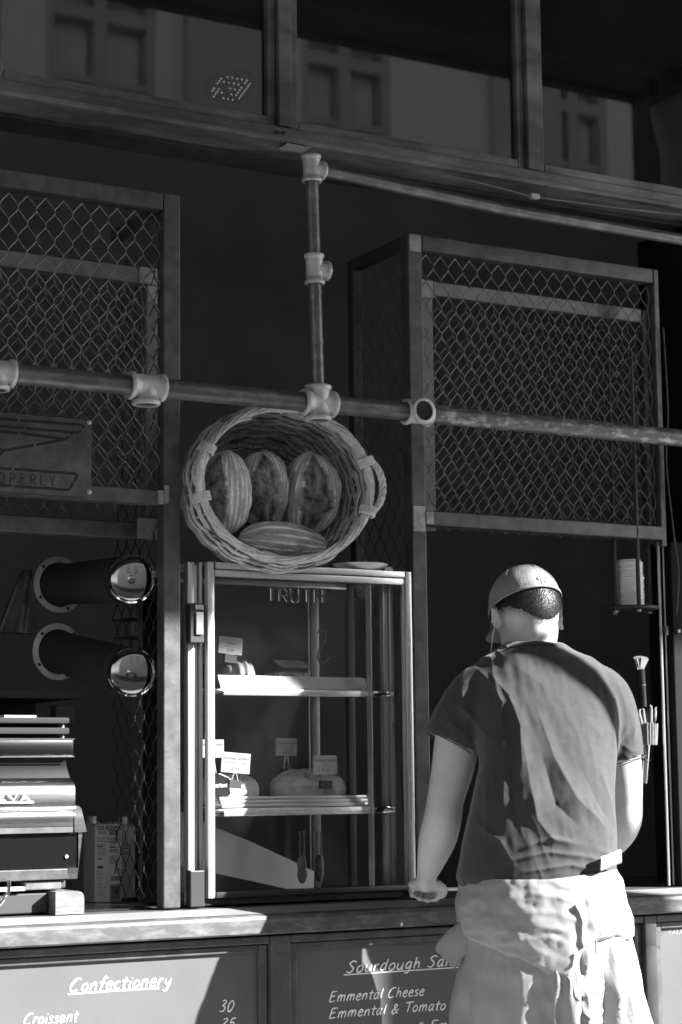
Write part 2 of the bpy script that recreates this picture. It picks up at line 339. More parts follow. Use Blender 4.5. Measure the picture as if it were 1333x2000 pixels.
# monoline capitals, height 1.6, straight strokes unless marked
B = {
 'T': (1.1, [[(0, 1.6), (1.0, 1.6)], [(.5, 1.6), (.5, 0)]]),
 'R': (1.05, [[(.1, 0), (.1, 1.6), (.55, 1.6), (.82, 1.45), (.88, 1.2), (.82, .95), (.55, .8), (.1, .8)], [(.5, .8), (.9, 0)]]),
 'U': (1.15, [[(.1, 1.6), (.1, .4), (.25, .1), (.52, 0), (.8, .1), (.94, .4), (.94, 1.6)]]),
 'H': (1.15, [[(.1, 0), (.1, 1.6)], [(.94, 0), (.94, 1.6)], [(.1, .85), (.94, .85)]]),
 'O': (1.3, [[(.6, 1.6), (.2, 1.4), (.1, 1), (.1, .6), (.2, .2), (.6, 0), (.9, .2), (1, .6), (1, 1), (.9, 1.4), (.6, 1.6)]]),
 'P': (1.05, [[(.1, 0), (.1, 1.6), (.6, 1.6), (.85, 1.45), (.9, 1.2), (.85, .9), (.6, .75), (.1, .75)]]),
 'E': (1.05, [[(.85, 1.6), (.1, 1.6), (.1, 0), (.85, 0)], [(.1, .85), (.7, .85)]]),
 'L': (.95, [[(.1, 1.6), (.1, 0), (.8, 0)]]),
 'Y': (1.05, [[(0, 1.6), (.45, .8), (.9, 1.6)], [(.45, .8), (.45, 0)]]),
 '.': (.6, [[(.15, .0), (.2, .02)]]),
 'M': (1.3, [[(.1, 0), (.1, 1.6), (.6, .5), (1.1, 1.6), (1.1, 0)]]),
 'K': (1.0, [[(.1, 0), (.1, 1.6)], [(.85, 1.6), (.1, .7), (.9, 0)]]),
 'A': (1.1, [[(0, 0), (.5, 1.6), (1.0, 0)], [(.2, .55), (.8, .55)]]),
 'I': (.4, [[(.15, 0), (.15, 1.6)]]),
 'V': (1.1, [[(0, 1.6), (.5, 0), (1.0, 1.6)]]),
 'S': (1.0, [[(.85, 1.4), (.5, 1.6), (.15, 1.35), (.2, 1), (.75, .7), (.85, .3), (.5, 0), (.1, .2)]]),
 'D': (1.1, [[(.1, 0), (.1, 1.6), (.55, 1.6), (.9, 1.3), (.95, .8), (.9, .3), (.55, 0), (.1, 0)]]),
 'B': (1.05, [[(.1, .8), (.1, 1.6), (.6, 1.6), (.8, 1.3), (.6, .85), (.1, .8), (.1, 0), (.65, 0), (.9, .4), (.6, .85)]]),
 'N': (1.15, [[(.1, 0), (.1, 1.6), (.9, 0), (.9, 1.6)]]),
 'G': (1.15, [[(.95, 1.3), (.6, 1.6), (.2, 1.3), (.1, .8), (.2, .3), (.6, 0), (.95, .3), (.95, .7), (.6, .7)]]),
}
def write(text, p, size, w, y_off=(0, -1, 0), font=G, slant=.18, width=None, dirx=(1, 0, 0), dirz=(0, 0, 1), smooth=True, gap=.12, wob=.0, mb=None, flat=.5):
    """letters as flattened strokes lying on a surface; p = start of the baseline, size = x-height"""
    mb = mb or MB(); dx, dz = Vector(dirx), Vector(dirz); nrm = Vector(y_off)
    total = sum((font[c][0] if c in font else .6) + gap for c in text)
    sx = size if width is None else width / total
    x = 0
    for c in text:
        if c not in font: x += .6 + gap; continue
        adv, st = font[c]; jy = random.uniform(-wob, wob)
        for q in st:
            pts = [Vector(p) + dx * ((x + a + slant * b) * sx) + dz * ((b + jy) * size) for a, b in q]
            if smooth and len(pts) > 2: pts = smoothpath(pts, 5)
            if smooth: rr = [w * (.72 + .38 * math.sin(PI * (i + .5) / len(pts))) for i in range(len(pts))]
            else: rr = w
            mb.tube(pts, rr, 8, flat=flat, nrm=nrm)
        x += adv + gap
    return mb
def print_text(text, p, size, m, parent, name='lettering', dirx=(1, 0, 0), dirz=(0, 0, 1), align='CENTER', shear=0, width=None, off=.0004, space=1.0, bold=0):
    cu = bpy.data.curves.new('txt', 'FONT'); cu.body = text; cu.size = size; cu.align_x = align; cu.align_y = 'BOTTOM_BASELINE'; cu.shear = shear
    cu.space_character = space; cu.offset = bold * size; cu.resolution_u = 3
    o = bpy.data.objects.new('txt', cu); COL.objects.link(o)
    dg = bpy.context.evaluated_depsgraph_get(); me = bpy.data.meshes.new_from_object(o.evaluated_get(dg))
    bpy.data.objects.remove(o)
    dx, dz = Vector(dirx).normalized(), Vector(dirz).normalized(); n = dx.cross(dz)
    if width:
        xs = [v.co.x for v in me.vertices]; k = width / (max(xs) - min(xs)) if xs else 1
        for v in me.vertices: v.co.x *= k
    ORG = ROOT[parent.name]
    for v in me.vertices: v.co = Vector(p) + dx * v.co.x + dz * v.co.y + n * off - ORG
    me.materials.clear(); me.materials.append(M[m])
    ob = bpy.data.objects.new(name, me); COL.objects.link(ob); ob.parent = parent; ROOT[ob.name] = ORG
    return ob
# ================================================================ STREET
s = MB(); s.add([(-60, -60, -.06), (80, -60, -.06), (80, 60, -.06), (-60, 60, -.06)], [(0, 1, 2, 3)]); struct(s, 'ground', 'asphalt')
s = MB().box((-30, -4.6, -.05), (40, -.06, .06)); struct(s, 'pavement', 'pave')
s = MB().bbox((-30, -4.78, -.05), (40, -4.603, .075), .01); struct(s, 'kerb', 'kerb')
s = MB().box((-30, -11.0, -.056), (40, -4.78, -.03)); struct(s, 'road', 'asphalt')
s = MB()
for i in range(20): s.box((-20 + i * 3, -7.45, -.03), (-18.2 + i * 3, -7.33, -.026))
struct(s, 'road_marking', 'paint')
s = MB().box((-30, -14.0, -.05), (40, -11.0, .06)); struct(s, 'far_pavement', 'pave')

# veranda over the pavement (its dark soffit shows in the transom glass) and its columns
vr = thing('veranda', (4, -2.8, .06), 'dark veranda roof over the pavement on round iron columns', 'veranda')
MB().box((-9, -4.30, 5.12), (24, .0, 5.25)).build('soffit', 'canopy', vr)
MB().box((-9, -4.38, 5.09), (24, -4.303, 5.36)).build('fascia', 'canopy', vr)
for i in range(11): MB().box((-8.5 + i * 3.1, -4.29, 5.04), (-8.42 + i * 3.1, -.01, 5.117)).build('rafter', 'canopy', vr)
PB = Vector((2.877, -.42, 0)) + Vector((.8650, -.5017, 0)) * .127 + Vector((.5017, .8650, 0)) * -.024
PP = PB + Vector((math.sin(SUN_AZ), -math.cos(SUN_AZ), 0)) * 1.7
for x in (-5.6, 2.4, 11.6, 18.6):
    c = MB().lathe([(.11, 0), (.11, .12), (.055, .16), (.04, .3), (.04, 4.7), (.07, 4.85), (.09, 4.97)], (x, -4.25, .06), n=24).build('column', 'steel_dark', vr, True)

sp = thing('steel_post', (PP.x, PP.y, .06), 'slim grey steel post standing on the pavement right of the man', 'post')
MB().tube([(PP.x, PP.y, .06), (PP.x, PP.y, 1.4), (PP.x, PP.y, 2.56)], .026, 20).build('pole', 'steel_dark', sp, True)
MB().lathe([(.05, 0), (.05, .01), (.03, .02)], (PP.x, PP.y, .06), n=20).build('base', 'steel_dark', sp)
MB().lathe([(.029, 0), (.029, .012), (.012, .024)], (PP.x, PP.y, 2.56), n=20).build('end_cap', 'galv', sp, True)
wc = 2.04; cy_ = -4.2; cxx = (wc - math.sin(SUN_AZ) * cy_) / math.cos(SUN_AZ)
MB().lathe([(.34, 0), (.34, .12), (.27, .2), (.29, .3), (.28, 4.6), (.28, 4.75), (.33, 5.02)], (cxx, cy_, .06), n=40).build('shade_column', 'plaster_dark', vr, True)  # thick unseen column added to shade the right part of the counter
# the building across the street, seen as a reflection in the transom glass
ob_ = thing('opposite_building', (5, -14, .06), 'pale plastered building across the street with tall curtained windows', 'building')
KX = (4.45 + 14.0) / 4.45
def ref(px, py, dy=0):
    p = at(px, py, 0); return p.x * KX, 1.25 + (p.z - 1.25) * KX
XE = ref(1237, 300)[0]
wins = []
for (a, b, t, sl_) in ((92, 305, -110, 175), (590, 762, 55, 260), (1055, 1182, 170, 345)):
    x0 = ref(a, 100)[0]; x1 = ref(b, 100)[0]; wins.append((x0, x1))
ztop = ref(675, 70)[1] - .05
wz = (5.3, ztop)
xs = [-16.0]
for i in range(-4, 0): wins.insert(i + 4, (wins[i + 4][0] * 0 + wins[0][0] * 0 + (wins[0][0] if False else 0), 0)) if False else None
allw = [(w[0], w[1]) for w in wins] + [(wins[0][0] - 3.6 * k, wins[0][1] - 3.6 * k) for k in (1, 2, 3, 4)]
allw.sort()
edges = [-14.5] + [v for w in allw for v in w] + [XE]
for i in range(0, len(edges), 2):
    MB().box((edges[i], -14.6, wz[0]), (edges[i + 1], -14.0, wz[1])).build('wall', 'plaster', ob_)
MB().box((-14.5, -14.6, .06), (XE, -14.003, wz[0])).build('wall', 'plaster', ob_)
MB().box((-14.5, -14.6, wz[1]), (XE, -14.003, 11.2)).build('wall', 'plaster', ob_)
MB().box((-14.5, -14.1, wz[1] + .1), (XE + .05, -13.85, wz[1] + .32)).build('cornice', 'plaster_dark', ob_)
MB().box((-14.6, -26, 11.2), (XE, -13.8, 11.5)).build('roof', 'plaster_dark', ob_)
MB().box((-14.5, -26, .06), (XE, -14.603, 11.2)).build('rear_block', 'dark_wall', ob_)
for (x0, x1) in allw:
    w = MB(); t = .09; zt = wz[1]; zr = ref(650, 114)[1]; zl = ref(650, 236)[1]
    w.box((x0, -14.2, wz[0]), (x0 + t, -14.02, zt)).box((x1 - t, -14.2, wz[0]), (x1, -14.02, zt))
    xm = (x0 + x1) / 2
    w.box((xm - .07, -14.2, wz[0]), (xm + .07, -14.03, zt)).box((x0 + t, -14.2, zr - .07), (xm - .07, -14.03, zr + .07)).box((xm + .07, -14.2, zr - .07), (x1 - t, -14.03, zr + .07))
    w.box((x0 + t, -14.2, zl - .04), (xm - .07, -14.04, zl + .04)).box((xm + .07, -14.2, zl - .04), (x1 - t, -14.04, zl + .04))
    wf = w.build('window', 'plaster_dark', ob_)
    MB().box((x0 + t, -14.32, wz[0]), (x1 - t, -14.29, zt)).build('pane', 'window_dark', wf)
    for a, b in ((x0 + t, xm - .07), (xm + .07, x1 - t)):
        c = MB(); n = 14; fr = []; bk = []
        for j, (z, k) in enumerate(((wz[0], .6), (wz[0] + .8, .72), (wz[0] + 1.6, .9), (zt, 1.0))):
            q = []
            for i in range(n + 1):
                u = i / n; q.append(Vector((a + (b - a) * (.5 + (u - .5) * k) , -14.24 + .02 * math.sin(u * 40), z)))
            fr.append(q)
        vs = [p for q in fr for p in q]; fs = []
        for j in range(3):
            for i in range(n): fs.append((j * (n + 1) + i, j * (n + 1) + i + 1, (j + 1) * (n + 1) + i + 1, (j + 1) * (n + 1) + i))
        c.add(vs, fs); c.build('curtain', 'curtain', wf, True)
for px in (360, 955):
    x = ref(px, 150)[0]
    MB().box((x, -14.02, .06), (x + .95, -13.9, wz[1] + .1)).build('pilaster', 'plaster_dark', ob_)
s = thing('dark_building', (XE + 6, -14, .06), 'dark brick building across the street beside the pale one', 'building')
MB().box((XE + .02, -24, .06), (XE + 2.6, -14.0, 9.9)).build('wall', 'dark_wall', s)
for k in range(1): MB().box((XE + 1.4 + k * 3, -14.003, 1), (XE + 2.6 + k * 3, -13.97, 3)).build('window', 'window_dark', s)

# ================================================================ SHOP ROOM
struct(MB().box((-2, .62, -.05), (9, 4.0, .06)), 'floor', 'room_floor')
struct(MB().box((-2, 4.0, .06), (9, 4.1, 5.1)), 'back_wall', 'room')
struct(MB().box((-2.1, .1, .06), (-2, 4.1, 5.1)), 'left_wall', 'room')
struct(MB().box((9, .1, .06), (9.1, 4.1, 5.1)), 'right_wall', 'room')
struct(MB().box((-2, .05, 5.12), (9, 4.1, 5.2)), 'ceiling', 'room')
struct(MB().box((-9, 0.02, .06), (-.5, .3, 5.05)), 'left_facade_wall', 'dark_wall')
struct(MB().box((6.0, 0.02, .06), (24, .3, 5.05)), 'right_facade_wall', 'dark_wall')
struct(MB().box((-9, 0.02, 5.26), (24, .5, 9)), 'upper_facade_wall', 'dark_wall')

# ================================================================ TRANSOM WINDOW
tw = thing('transom_window', (2.4, 0, 2.87), 'long steel-framed window band above the open shop front', 'window')
x0, x1 = -.5, 6.0
b = MB().bbox((x0, -.03, 2.885), (x1, .05, 2.925), .004).build('sill_beam', 'beam', tw)
MB().bbox((x0, -.075, 2.868), (x1, .05, 2.883), .003).build('flange', 'beam', tw)
MB().box((x0, .052, 2.86), (x1, .16, 2.92)).build('back_beam', 'steel_dark', tw)
mull = [1.605, 2.413, 3.197, 3.98, .82, 4.76]
for x in mull:
    f = MB().bbox((x - .019, -.028, 2.927), (x + .019, .05, 4.35), .003).build('mullion', 'beam', tw)
ms = sorted(mull)
for a, c in zip(ms[:-1], ms[1:]):
    bd = MB()
    bd.bbox((a + .021, -.014, 2.928), (a + .044, .03, 4.35), .003).bbox((c - .044, -.014, 2.928), (c - .021, .03, 4.35), .003)
    bd.bbox((a + .045, -.014, 2.928), (c - .045, .03, 2.953), .003).build('glazing_bead', 'beam', tw)
    MB().box((a + .04, .004, 2.95), (c - .04, .010, 4.35)).build('pane', 'glass_big', tw)
for p in ((541, 258), (554, 259)):
    q = at(p[0], p[1], -.032); MB().lathe([(.004, 0), (.004, .003)], q, (0, -1, 0), 10).build('bolt', 'hole', tw)
q = at(576, 289, -.06); t = MB().obox(q, (.034, 0, -.0), (0, .022, -.0005), (0, .0, .0012)); t.build('tape', 'white', tw)
# cable running under the sill beam
pts = [at(868, 342, -.09), at(960, 362, -.09), at(1040, 383, -.09), at(1200, 405, -.09), at(1333, 420, -.09), at(1500, 440, -.09)]
c = tag(MB().tube(smoothpath(pts, 6), .0028, 8).build('cable', 'steel_raw'), 'thin grey cable clipped along the underside of the upper beam', 'cable')
q = at(1044, 384, -.09)
cj = MB().bbox(q - Vector((.014, .008, .007)), q + Vector((.014, .008, .007)), .002).build('connector', 'galv', c)
# lamp of small leds seen through the left pane
q = at(450, 172, .9)
lp = thing('led_downlight', q + Vector((0, 0, .02)), 'round ceiling lamp with rows of tiny lights behind the upper left pane', 'lamp')
MB().lathe([(.075, 0), (.078, .02), (.03, .05)], q, (0, .35, 1), 28).build('housing', 'rubber', lp, True)
upv = Vector((0, .35, 1)).normalized(); e1 = Vector((1, 0, 0)); e2 = upv.cross(e1)
d = MB()
for i in range(-4, 5):
    for j in range(-5, 6):
        if (i * .0165) ** 2 + (j * .0125) ** 2 < .0043 and random.random() > .12 and not (abs(i) < 2 and j % 2):
            d.lathe([(.0028, 0), (.0016, .003)], q - upv * .001 + e1 * i * .0165 + e2 * j * .0125, -upv, 8)
d.build('led_array', 'led', lp)
q = at(1278, 172, .5); tag(MB().obox(q, (.014, 0, 0), (0, .003, 0), (.003, 0, .026)).build('paper_note', 'canopy'), 'small faint note stuck behind the upper right pane', 'note')

# ================================================================ PIPEWORK
PY = -.2; PZ = 2.172
pf = thing('pipe_frame', (2.4, PY, PZ), 'dark iron pipe rail with pale screwed fittings across the shop front', 'pipe rail')
PR = .0235
def pipe_x(xa, xb, m='pipe'): return MB().tube([(xa, PY, PZ), ((xa + xb) / 2, PY, PZ), (xb, PY, PZ)], PR, 28, nrm=(0, 0, 1)).build('pipe', m, pf, True)
fx = [ax(0, 725, PY) - .01, ax(286, 752, PY), ax(622, 780, PY), ax(815, 803, PY)]
pipe_x(.2, fx[0] - .03); pipe_x(fx[0] + .0, fx[1] - .03); pipe_x(fx[1] + .03, fx[2] - .03); pipe_x(fx[2] + .03, fx[3] - .03); pipe_x(fx[3] + .03, 5.4, 'pipe_worn')
def fitting(p, dirs, r, L=.042, open_=()):
    """screwed malleable fitting: body plus beaded collar for each direction"""
    m = MB(); p = Vector(p)
    for d in dirs:
        d = Vector(d)
        m.lathe([(r * 1.07, 0), (r * 1.08, L * .4), (r * 1.1, L * .72), (r * 1.22, L * .76), (r * 1.27, L * .80), (r * 1.27, L * .95), (r * 1.22, L), (r * .95, L)] + ([(r * .95, L * .84)] if d[:] in [Vector(o)[:] for o in open_] else []), p, d, 28, cap=False)
    m.lathe([(1e-5, -r * 1.08), (r * .6, -r * .9), (r * 1.0, -r * .4), (r * 1.08, 0), (r * 1.0, r * .4), (r * .6, r * .9), (1e-5, r * 1.08)], p, (0, 0, 1), 28)
    ft = m.build('fitting', 'galv', pf, True, sharp=60)
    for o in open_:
        o = Vector(o); MB().lathe([(r * .94, L * .86), (r * .94, L * .88)], p, o, 24).build('bore_shade', 'hole', ft)  # dark disc near the rim stands in for shade inside the open end
    return ft
D, U_, LX, RX, FR = (0, 0, -1), (0, 0, 1), (-1, 0, 0), (1, 0, 0), (0, -1, 0)
fitting((fx[0], PY, PZ), [LX, RX, D], PR * 1.12)
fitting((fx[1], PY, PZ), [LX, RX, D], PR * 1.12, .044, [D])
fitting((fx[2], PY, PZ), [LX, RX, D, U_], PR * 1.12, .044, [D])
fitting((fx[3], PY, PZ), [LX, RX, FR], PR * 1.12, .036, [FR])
VR = .0165
vt = at(609, 330, PY); vm = at(613, 526, PY); vb = Vector((fx[2], PY, PZ))
vt = Vector((vt.x, PY, vt.z)); vm = Vector((vm.x, PY, vm.z)); ve = (vt - vb).normalized(); vm = vb + ve * (vm.z - vb.z)
MB().tube([vb + ve * .03, vm - ve * .03], VR, 24).build('pipe', 'pipe', pf, True)
MB().tube([vm + ve * .03, vt - ve * .03], VR, 24).build('pipe', 'pipe', pf, True)
for f_ in (.35, .72):
    MB().lathe([(VR * 1.1, -.004), (VR * 1.1, .004)], vb.lerp(vm, f_ + .1), ve, 24).build('ring', 'pipe', pf)
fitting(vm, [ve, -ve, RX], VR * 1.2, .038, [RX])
tv = fitting(vt, [ve, -ve, RX], VR * 1.2, .034)
e = at(1265, 440, PY + .0); pe = Vector((e.x + .6, PY + .1, vt.z - .0))
MB().tube([vt + Vector((.03, 0, 0)), Vector((3.0, PY + .06, vt.z - .004)), pe], VR, 24).build('pipe', 'pipe', pf, True)

# ================================================================ MESH CAGES
def strands(parent, o, ex, ez, w, h, pitch=.047, ph=.074, r=.0018, m='mesh', skew=0):
    """expanded metal: each zigzag strand is its own part; o = lower left corner"""
    o, ex, ez = Vector(o), Vector(ex), Vector(ez); nrm = ex.cross(ez).normalized()
    n = int(w / pitch) + 1
    for i in range(n + 1):
        for sgn in ((1,) if i == 0 else (-1,) if i == n else (1, -1)):
            pass
    k = int(h / (ph / 2)) + 1
    i = 0
    for i in range(n + 1):
        pts = []
        for j in range(k + 1):
            z = j * ph / 2
            a = i * pitch; off = pitch / 2 if j % 2 else 0
            for dz in (-.0055, .0055):
                zz = z + dz
                if 0 <= zz <= h: pts.append((a + off, zz))
        mb = MB(); q = [o + ex * min(max(x, 0), w) + ez * z + nrm * (.0015 if idx % 4 < 2 else -.0015) for idx, (x, z) in enumerate(pts)]
        # keep only stretches inside the width
        if len(q) > 1 and i * pitch < w: mb.tube(q, r, 4, flat=.8, nrm=nrm)
        pts2 = []
        for j in range(k + 1):
            z = j * ph / 2
            a = i * pitch; off = -pitch / 2 if j % 2 else 0
            for dz in (-.0055, .0055):
                zz = z + dz
                if 0 <= zz <= h: pts2.append((a + off, zz))
        if i > 0:
            q = [o + ex * min(max(x, 0), w) + ez * z + nrm * (-.0015 if idx % 4 < 2 else .0015) for idx, (x, z) in enumerate(pts2)]
            if min(x for x, z in pts2) < w: mb.tube(q, r, 4, flat=.8, nrm=nrm)
        if mb.v: mb.build('mesh_strand', m, parent)
EX, EZ = (1, 0, 0), (0, 0, 1)
def bar(parent, a, b, m='steel_dark', name='frame_bar', r=.003): return MB().bbox(a, b, r).build(name, m, parent)
lc = thing('mesh_cage', (1.8, .1, .955), 'left steel cage of diamond mesh above the coffee machine', 'mesh cage')
LXL = 1.0
bar(lc, (2.081, 0, .956), (2.126, .04, 2.712))
bar(lc, (LXL, 0, 2.668), (2.079, .04, 2.712)); bar(lc, (LXL - .045, 0, .956), (LXL - .002, .04, 2.712))
bar(lc, (LXL, -.002, 1.926), (2.079, .036, 1.962), 'steel_dark')
xi0, xi1 = ax(286, 800, .12), ax(312, 800, .12); zi = az(280, 522, .12); zb0, zb1 = az(150, 1046, .12) , az(150, 1013, .12)
bar(lc, (xi0, .12, zb0), (xi1, .15, zi), 'steel_raw'); bar(lc, (LXL, .12, zi - .042), (xi0 - .002, .15, zi), 'steel_raw')
bar(lc, (LXL, .118, zb0), (xi0 - .002, .152, zb1), 'steel_dark')
# bright ground patches where the bars are welded
def weld(parent, a, b): MB().bbox(a, b, .002).build('weld_patch', 'weld', parent)
weld(lc, (xi0 - .02, .117, zi - .043), (xi1 + .001, .119, zi + .001)); weld(lc, (xi0 + .002, .1175, zi - .09), (xi1 - .002, .1195, zi - .045))
weld(lc, (xi0 - .025, .115, zb0 + .001), (xi1 + .001, .1175, zb1 + .012)); weld(lc, (2.064, -.0035, 1.927), (2.0805, -.0015, 1.961)); weld(lc, (2.0815, -.002, 1.93), (2.095, .0, 1.975))
strands(lc, (LXL, .02, 1.964), EX, EZ, 2.079 - LXL, 2.667 - 1.964)
strands(lc, (LXL, .135, zb1), EX, EZ, xi0 - LXL, zi - .044 - zb1)
strands(lc, (2.10, .045, .97), (0, 1, 0), EZ, .30, 2.62 - .97, pitch=.055, m='hole')
bar(lc, (2.085, .045, 2.67), (2.115, .343, 2.70))

rc = thing('mesh_cage', (3.2, .15, .955), 'right steel cage of diamond mesh over the serving hatch', 'mesh cage')
zt = 2.702; zb = 1.918
bar(rc, (2.797, 0, .956), (2.840, .04, zt)); bar(rc, (2.842, 0, zt - .042), (3.625, .04, zt)); bar(rc, (3.627, 0, 1.90), (3.645, .04, zt))
bar(rc, (2.842, -.001, zb), (3.640, .039, zb + .038))
weld(rc, (2.838, -.0035, zb + .002), (2.862, -.0015, zb + .036)); weld(rc, (2.799, -.002, zb - .02), (2.837, 0, zb + .05)); weld(rc, (2.80, -.0018, zt - .05), (2.838, -.0002, zt - .002))
bz = az(840, 548, .1)
bar(rc, (2.895, .1, zb), (2.936, .13, bz), 'steel_raw'); bar(rc, (2.938, .1, bz - .04), (3.66, .13, bz), 'steel_raw'); bar(rc, (3.662, .1, zb), (3.70, .13, bz), 'steel_dark')
weld(rc, (2.893, .0975, bz - .05), (2.938, .0995, bz + .001))
strands(rc, (2.842, .02, zb + .04), EX, EZ, 3.625 - 2.842, zt - .044 - zb - .04, m='mesh')
strands(rc, (2.938, .115, zb + .0), EX, EZ, 3.66 - 2.938, bz - .042 - zb, m='mesh')
strands(rc, (2.818, .045, 1.60), (0, 1, 0), EZ, .26, zt - 1.64, pitch=.052, ph=.078, m='trim')
bar(rc, (2.803, .305, 1.75), (2.833, .335, zt), 'rubber'); bar(rc, (2.803, .045, zt - .03), (2.833, .303, zt), 'rubber', r=.002)
# hatch edge: two thin bright rods down to the ledge, with a hinge
xa = ax(1290, 1200, .02); xb = ax(1300, 1200, .02)
hj = thing('hatch_jamb', (xa, .02, .955), 'slim steel door edge with two bright lines beside the right hatch', 'door frame')
MB().tube([(xa, .02, .957), (xa, .02, 1.915)], .004, 8).build('rod', 'chrome', hj, True)
MB().tube([(xb + .007, .03, .957), (xb + .007, .03, 1.915)], .0025, 8).build('rod', 'chrome', hj, True)
MB().bbox((xb + .014, .005, .957), (xb + .12, .05, 1.915), .003).build('stile', 'near_black', hj)
z = az(1300, 1232, .0); MB().tube([(xa + .0, .0, z - .012), (xa + .0, .0, z + .012)], .008, 12).build('hinge', 'rubber', hj)
MB().tube([(xb + .03, .0, z - .004), (xb + .03, .0, z + .005)], .004, 8).build('hinge_pin', 'galv', hj)
struct(MB().box((xb + .125, .0, .06), (6.0, .25, 2.855)), 'hatch_wall', 'near_black')
pts = [at(1296, 640, -.01), at(1305, 800, -.01), at(1302, 900, -.01), at(1315, 1030, -.01), at(1326, 1120, -.01), at(1322, 1200, -.01)]
tag(MB().tube(smoothpath(pts, 8), .0022, 6).build('hanging_cable', 'steel_dark'), 'thin dark cable hanging down the wall at the right edge', 'cable')

# ================================================================ SIGN on the left cage
SYY = -.012
sg = thing('metal_sign', (1.6, SYY, 2.02), 'dark steel sign plate with cut-out winged lines and the word PROPERLY', 'sign')
sx1 = ax(179, 900, SYY); sz1 = az(179, 820, SYY); sz0 = az(179, 972, SYY)
MB().bbox((sx1 - .80, SYY, sz0), (sx1, SYY + .004, sz1), .001).build('plate', 'steel_dark', sg)
def q_(px, py): p = at(px, py, SYY - .0006); return p
def slot(parent, pts, w=.0032):
    MB().tube(pts, w, 6, flat=.15, nrm=(0, -1, 0)).build('cut_line', 'hole', parent)
cuts = [[(-60, 813), (36, 821)], [(40, 821.3), (160, 830), (165, 833), (162, 837)], [(-60, 829), (47, 836)], [(51, 837), (150, 845), (155, 844), (159, 841)],
        [(-60, 836), (36, 846)], [(40, 846), (127, 858)], [(142, 845.5), (138, 849)], [(134, 853), (129, 858), (71, 869)], [(66, 870), (8, 880), (-4, 874)], [(8, 880), (-6, 895), (-60, 960)],
        [(-90, 909), (24, 916)], [(28, 916.3), (149, 925), (152, 928), (145, 940)], [(143.5, 943), (136, 955), (131, 956.5), (28, 949.5)], [(24, 949), (-90, 942)]]
for c in cuts: slot(sg, [q_(*p) for p in c])
px0, px1 = 19, 133
p0 = q_(px0 + .5, 943.5); p1 = q_(126, 951)
wd = (p1 - p0).length
t = write('PERLY.', (p0.x, SYY - .0006, p0.z), .0150, .0017, font=B, slant=0, width=wd * 1.06, smooth=False, gap=.75, flat=.2)
t.build('lettering', 'hole', sg)
t = write('PRO', (p0.x - wd * .62, SYY - .0006, p0.z), .0150, .0017, font=B, slant=0, width=wd * .64, smooth=False, gap=.75, flat=.2)
t.build('lettering', 'hole', sg)
for (px, py) in ((174.5, 825), (174.5, 961)):
    p = at(px, py, SYY - .001); bt = MB().lathe([(.0062, 0), (.0062, .0012), (.0046, .0018), (.0042, .005), (.002, .0062)], p, (0, -1, 0), 12).build('bolt', 'galv', sg, True)

# ================================================================ COUNTER
ct = thing('shop_counter', (2.5, 0, .06), 'dark painted street counter with worn metal ledge and framed chalkboards', 'counter')
X0, X1 = -.5, 6.0
prof = [(.60, .950), (0, .952), (-.05, .948), (-.108, .9405), (-.118, .936), (-.122, .928), (-.122, .897), (-.118, .893), (-.06, .893), (-.06, .889), (.60, .889)]
m = MB(); n = len(prof); m.add([(x, y, z) for x in (X0, X1) for (y, z) in prof], [tuple(range(n))] + [tuple(n + i for i in range(n))[::-1]] + [(i, (i + 1) % n, n + (i + 1) % n, n + i) for i in range(n)])
m.build('ledge', 'ledge', ct)
MB().box((X0, -.108, .9412), (X1, -.012, .9414)).build
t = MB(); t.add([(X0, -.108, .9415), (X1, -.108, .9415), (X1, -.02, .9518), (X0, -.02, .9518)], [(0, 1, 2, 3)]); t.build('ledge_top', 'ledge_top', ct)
MB().box((X0, -.045, .06), (X1, -.0, .888)).build('carcass', 'trim', ct)
MB().box((X0, .003, .06), (X1, .60, .888)).build('cabinet_block', 'black', ct)
BY = -.052
stiles = [(1.0, 1.03), (ax(527, 1850, -.075), ax(566, 1850, -.075)), (3.46, 3.50), (4.4, 4.44)]
stiles[0] = (1.10, 1.145)
for a, c in stiles: MB().bbox((a, -.082, .06), (c, -.047, .886), .003).build('stile', 'trim', ct)
MB().bbox((X0, -.0815, .06), (X1, -.0475, .16), .003).build('plinth', 'trim', ct)
edg = [X0] + [v for s_ in stiles for v in s_] + [X1]
zt_ = az(100, 1867, -.08)
for i in range(0, len(edg) - 1, 2):
    a, c = edg[i] + .002, edg[i + 1] - .002
    fr = MB().bbox((a, -.080, zt_), (c, -.0475, .886), .003)
    fr.build('top_rail', 'trim', ct)
    g = .024
    mm = MB().bbox((a, -.068, .162), (a + g, -.0475, zt_ - .002), .003).bbox((c - g, -.068, .162), (c, -.0475, zt_ - .002), .003).bbox((a + g, -.068, zt_ - g * .8), (c - g, -.0475, zt_ - .002), .003)
    mm.build('moulding', 'trim', ct)
    bd = MB().box((a + g - .001, -.056, .162), (c - g + .001, -.0485, zt_ - g * .78)).build('chalkboard', 'board', ct)
CY = -.0566
def chalk(text, px, py, px2, xh, w=.0016, name='chalk_writing', font=G, slant=.25):
    p = at(px, py, CY); q = at(px2, py, CY)
    write(text, (p.x, CY, p.z), xh, w, slant=slant, width=(q.x - p.x), wob=.05, font=font).build(name, 'chalk', ct)
chalk('Confectionery', 134, 1938, 335, .0175, .0024)
p = at(133, 1942, CY); q = at(312, 1933, CY)
MB().tube([(p.x, CY, p.z), ((p.x + q.x) / 2, CY, p.z + .001), (q.x, CY, p.z)], .0019, 8, flat=.4, nrm=(0, -1, 0)).build('underline', 'chalk', ct)
chalk('30', 428, 1977, 458, .0165, .0016); chalk('35', 430, 2012, 460, .0165, .0016)
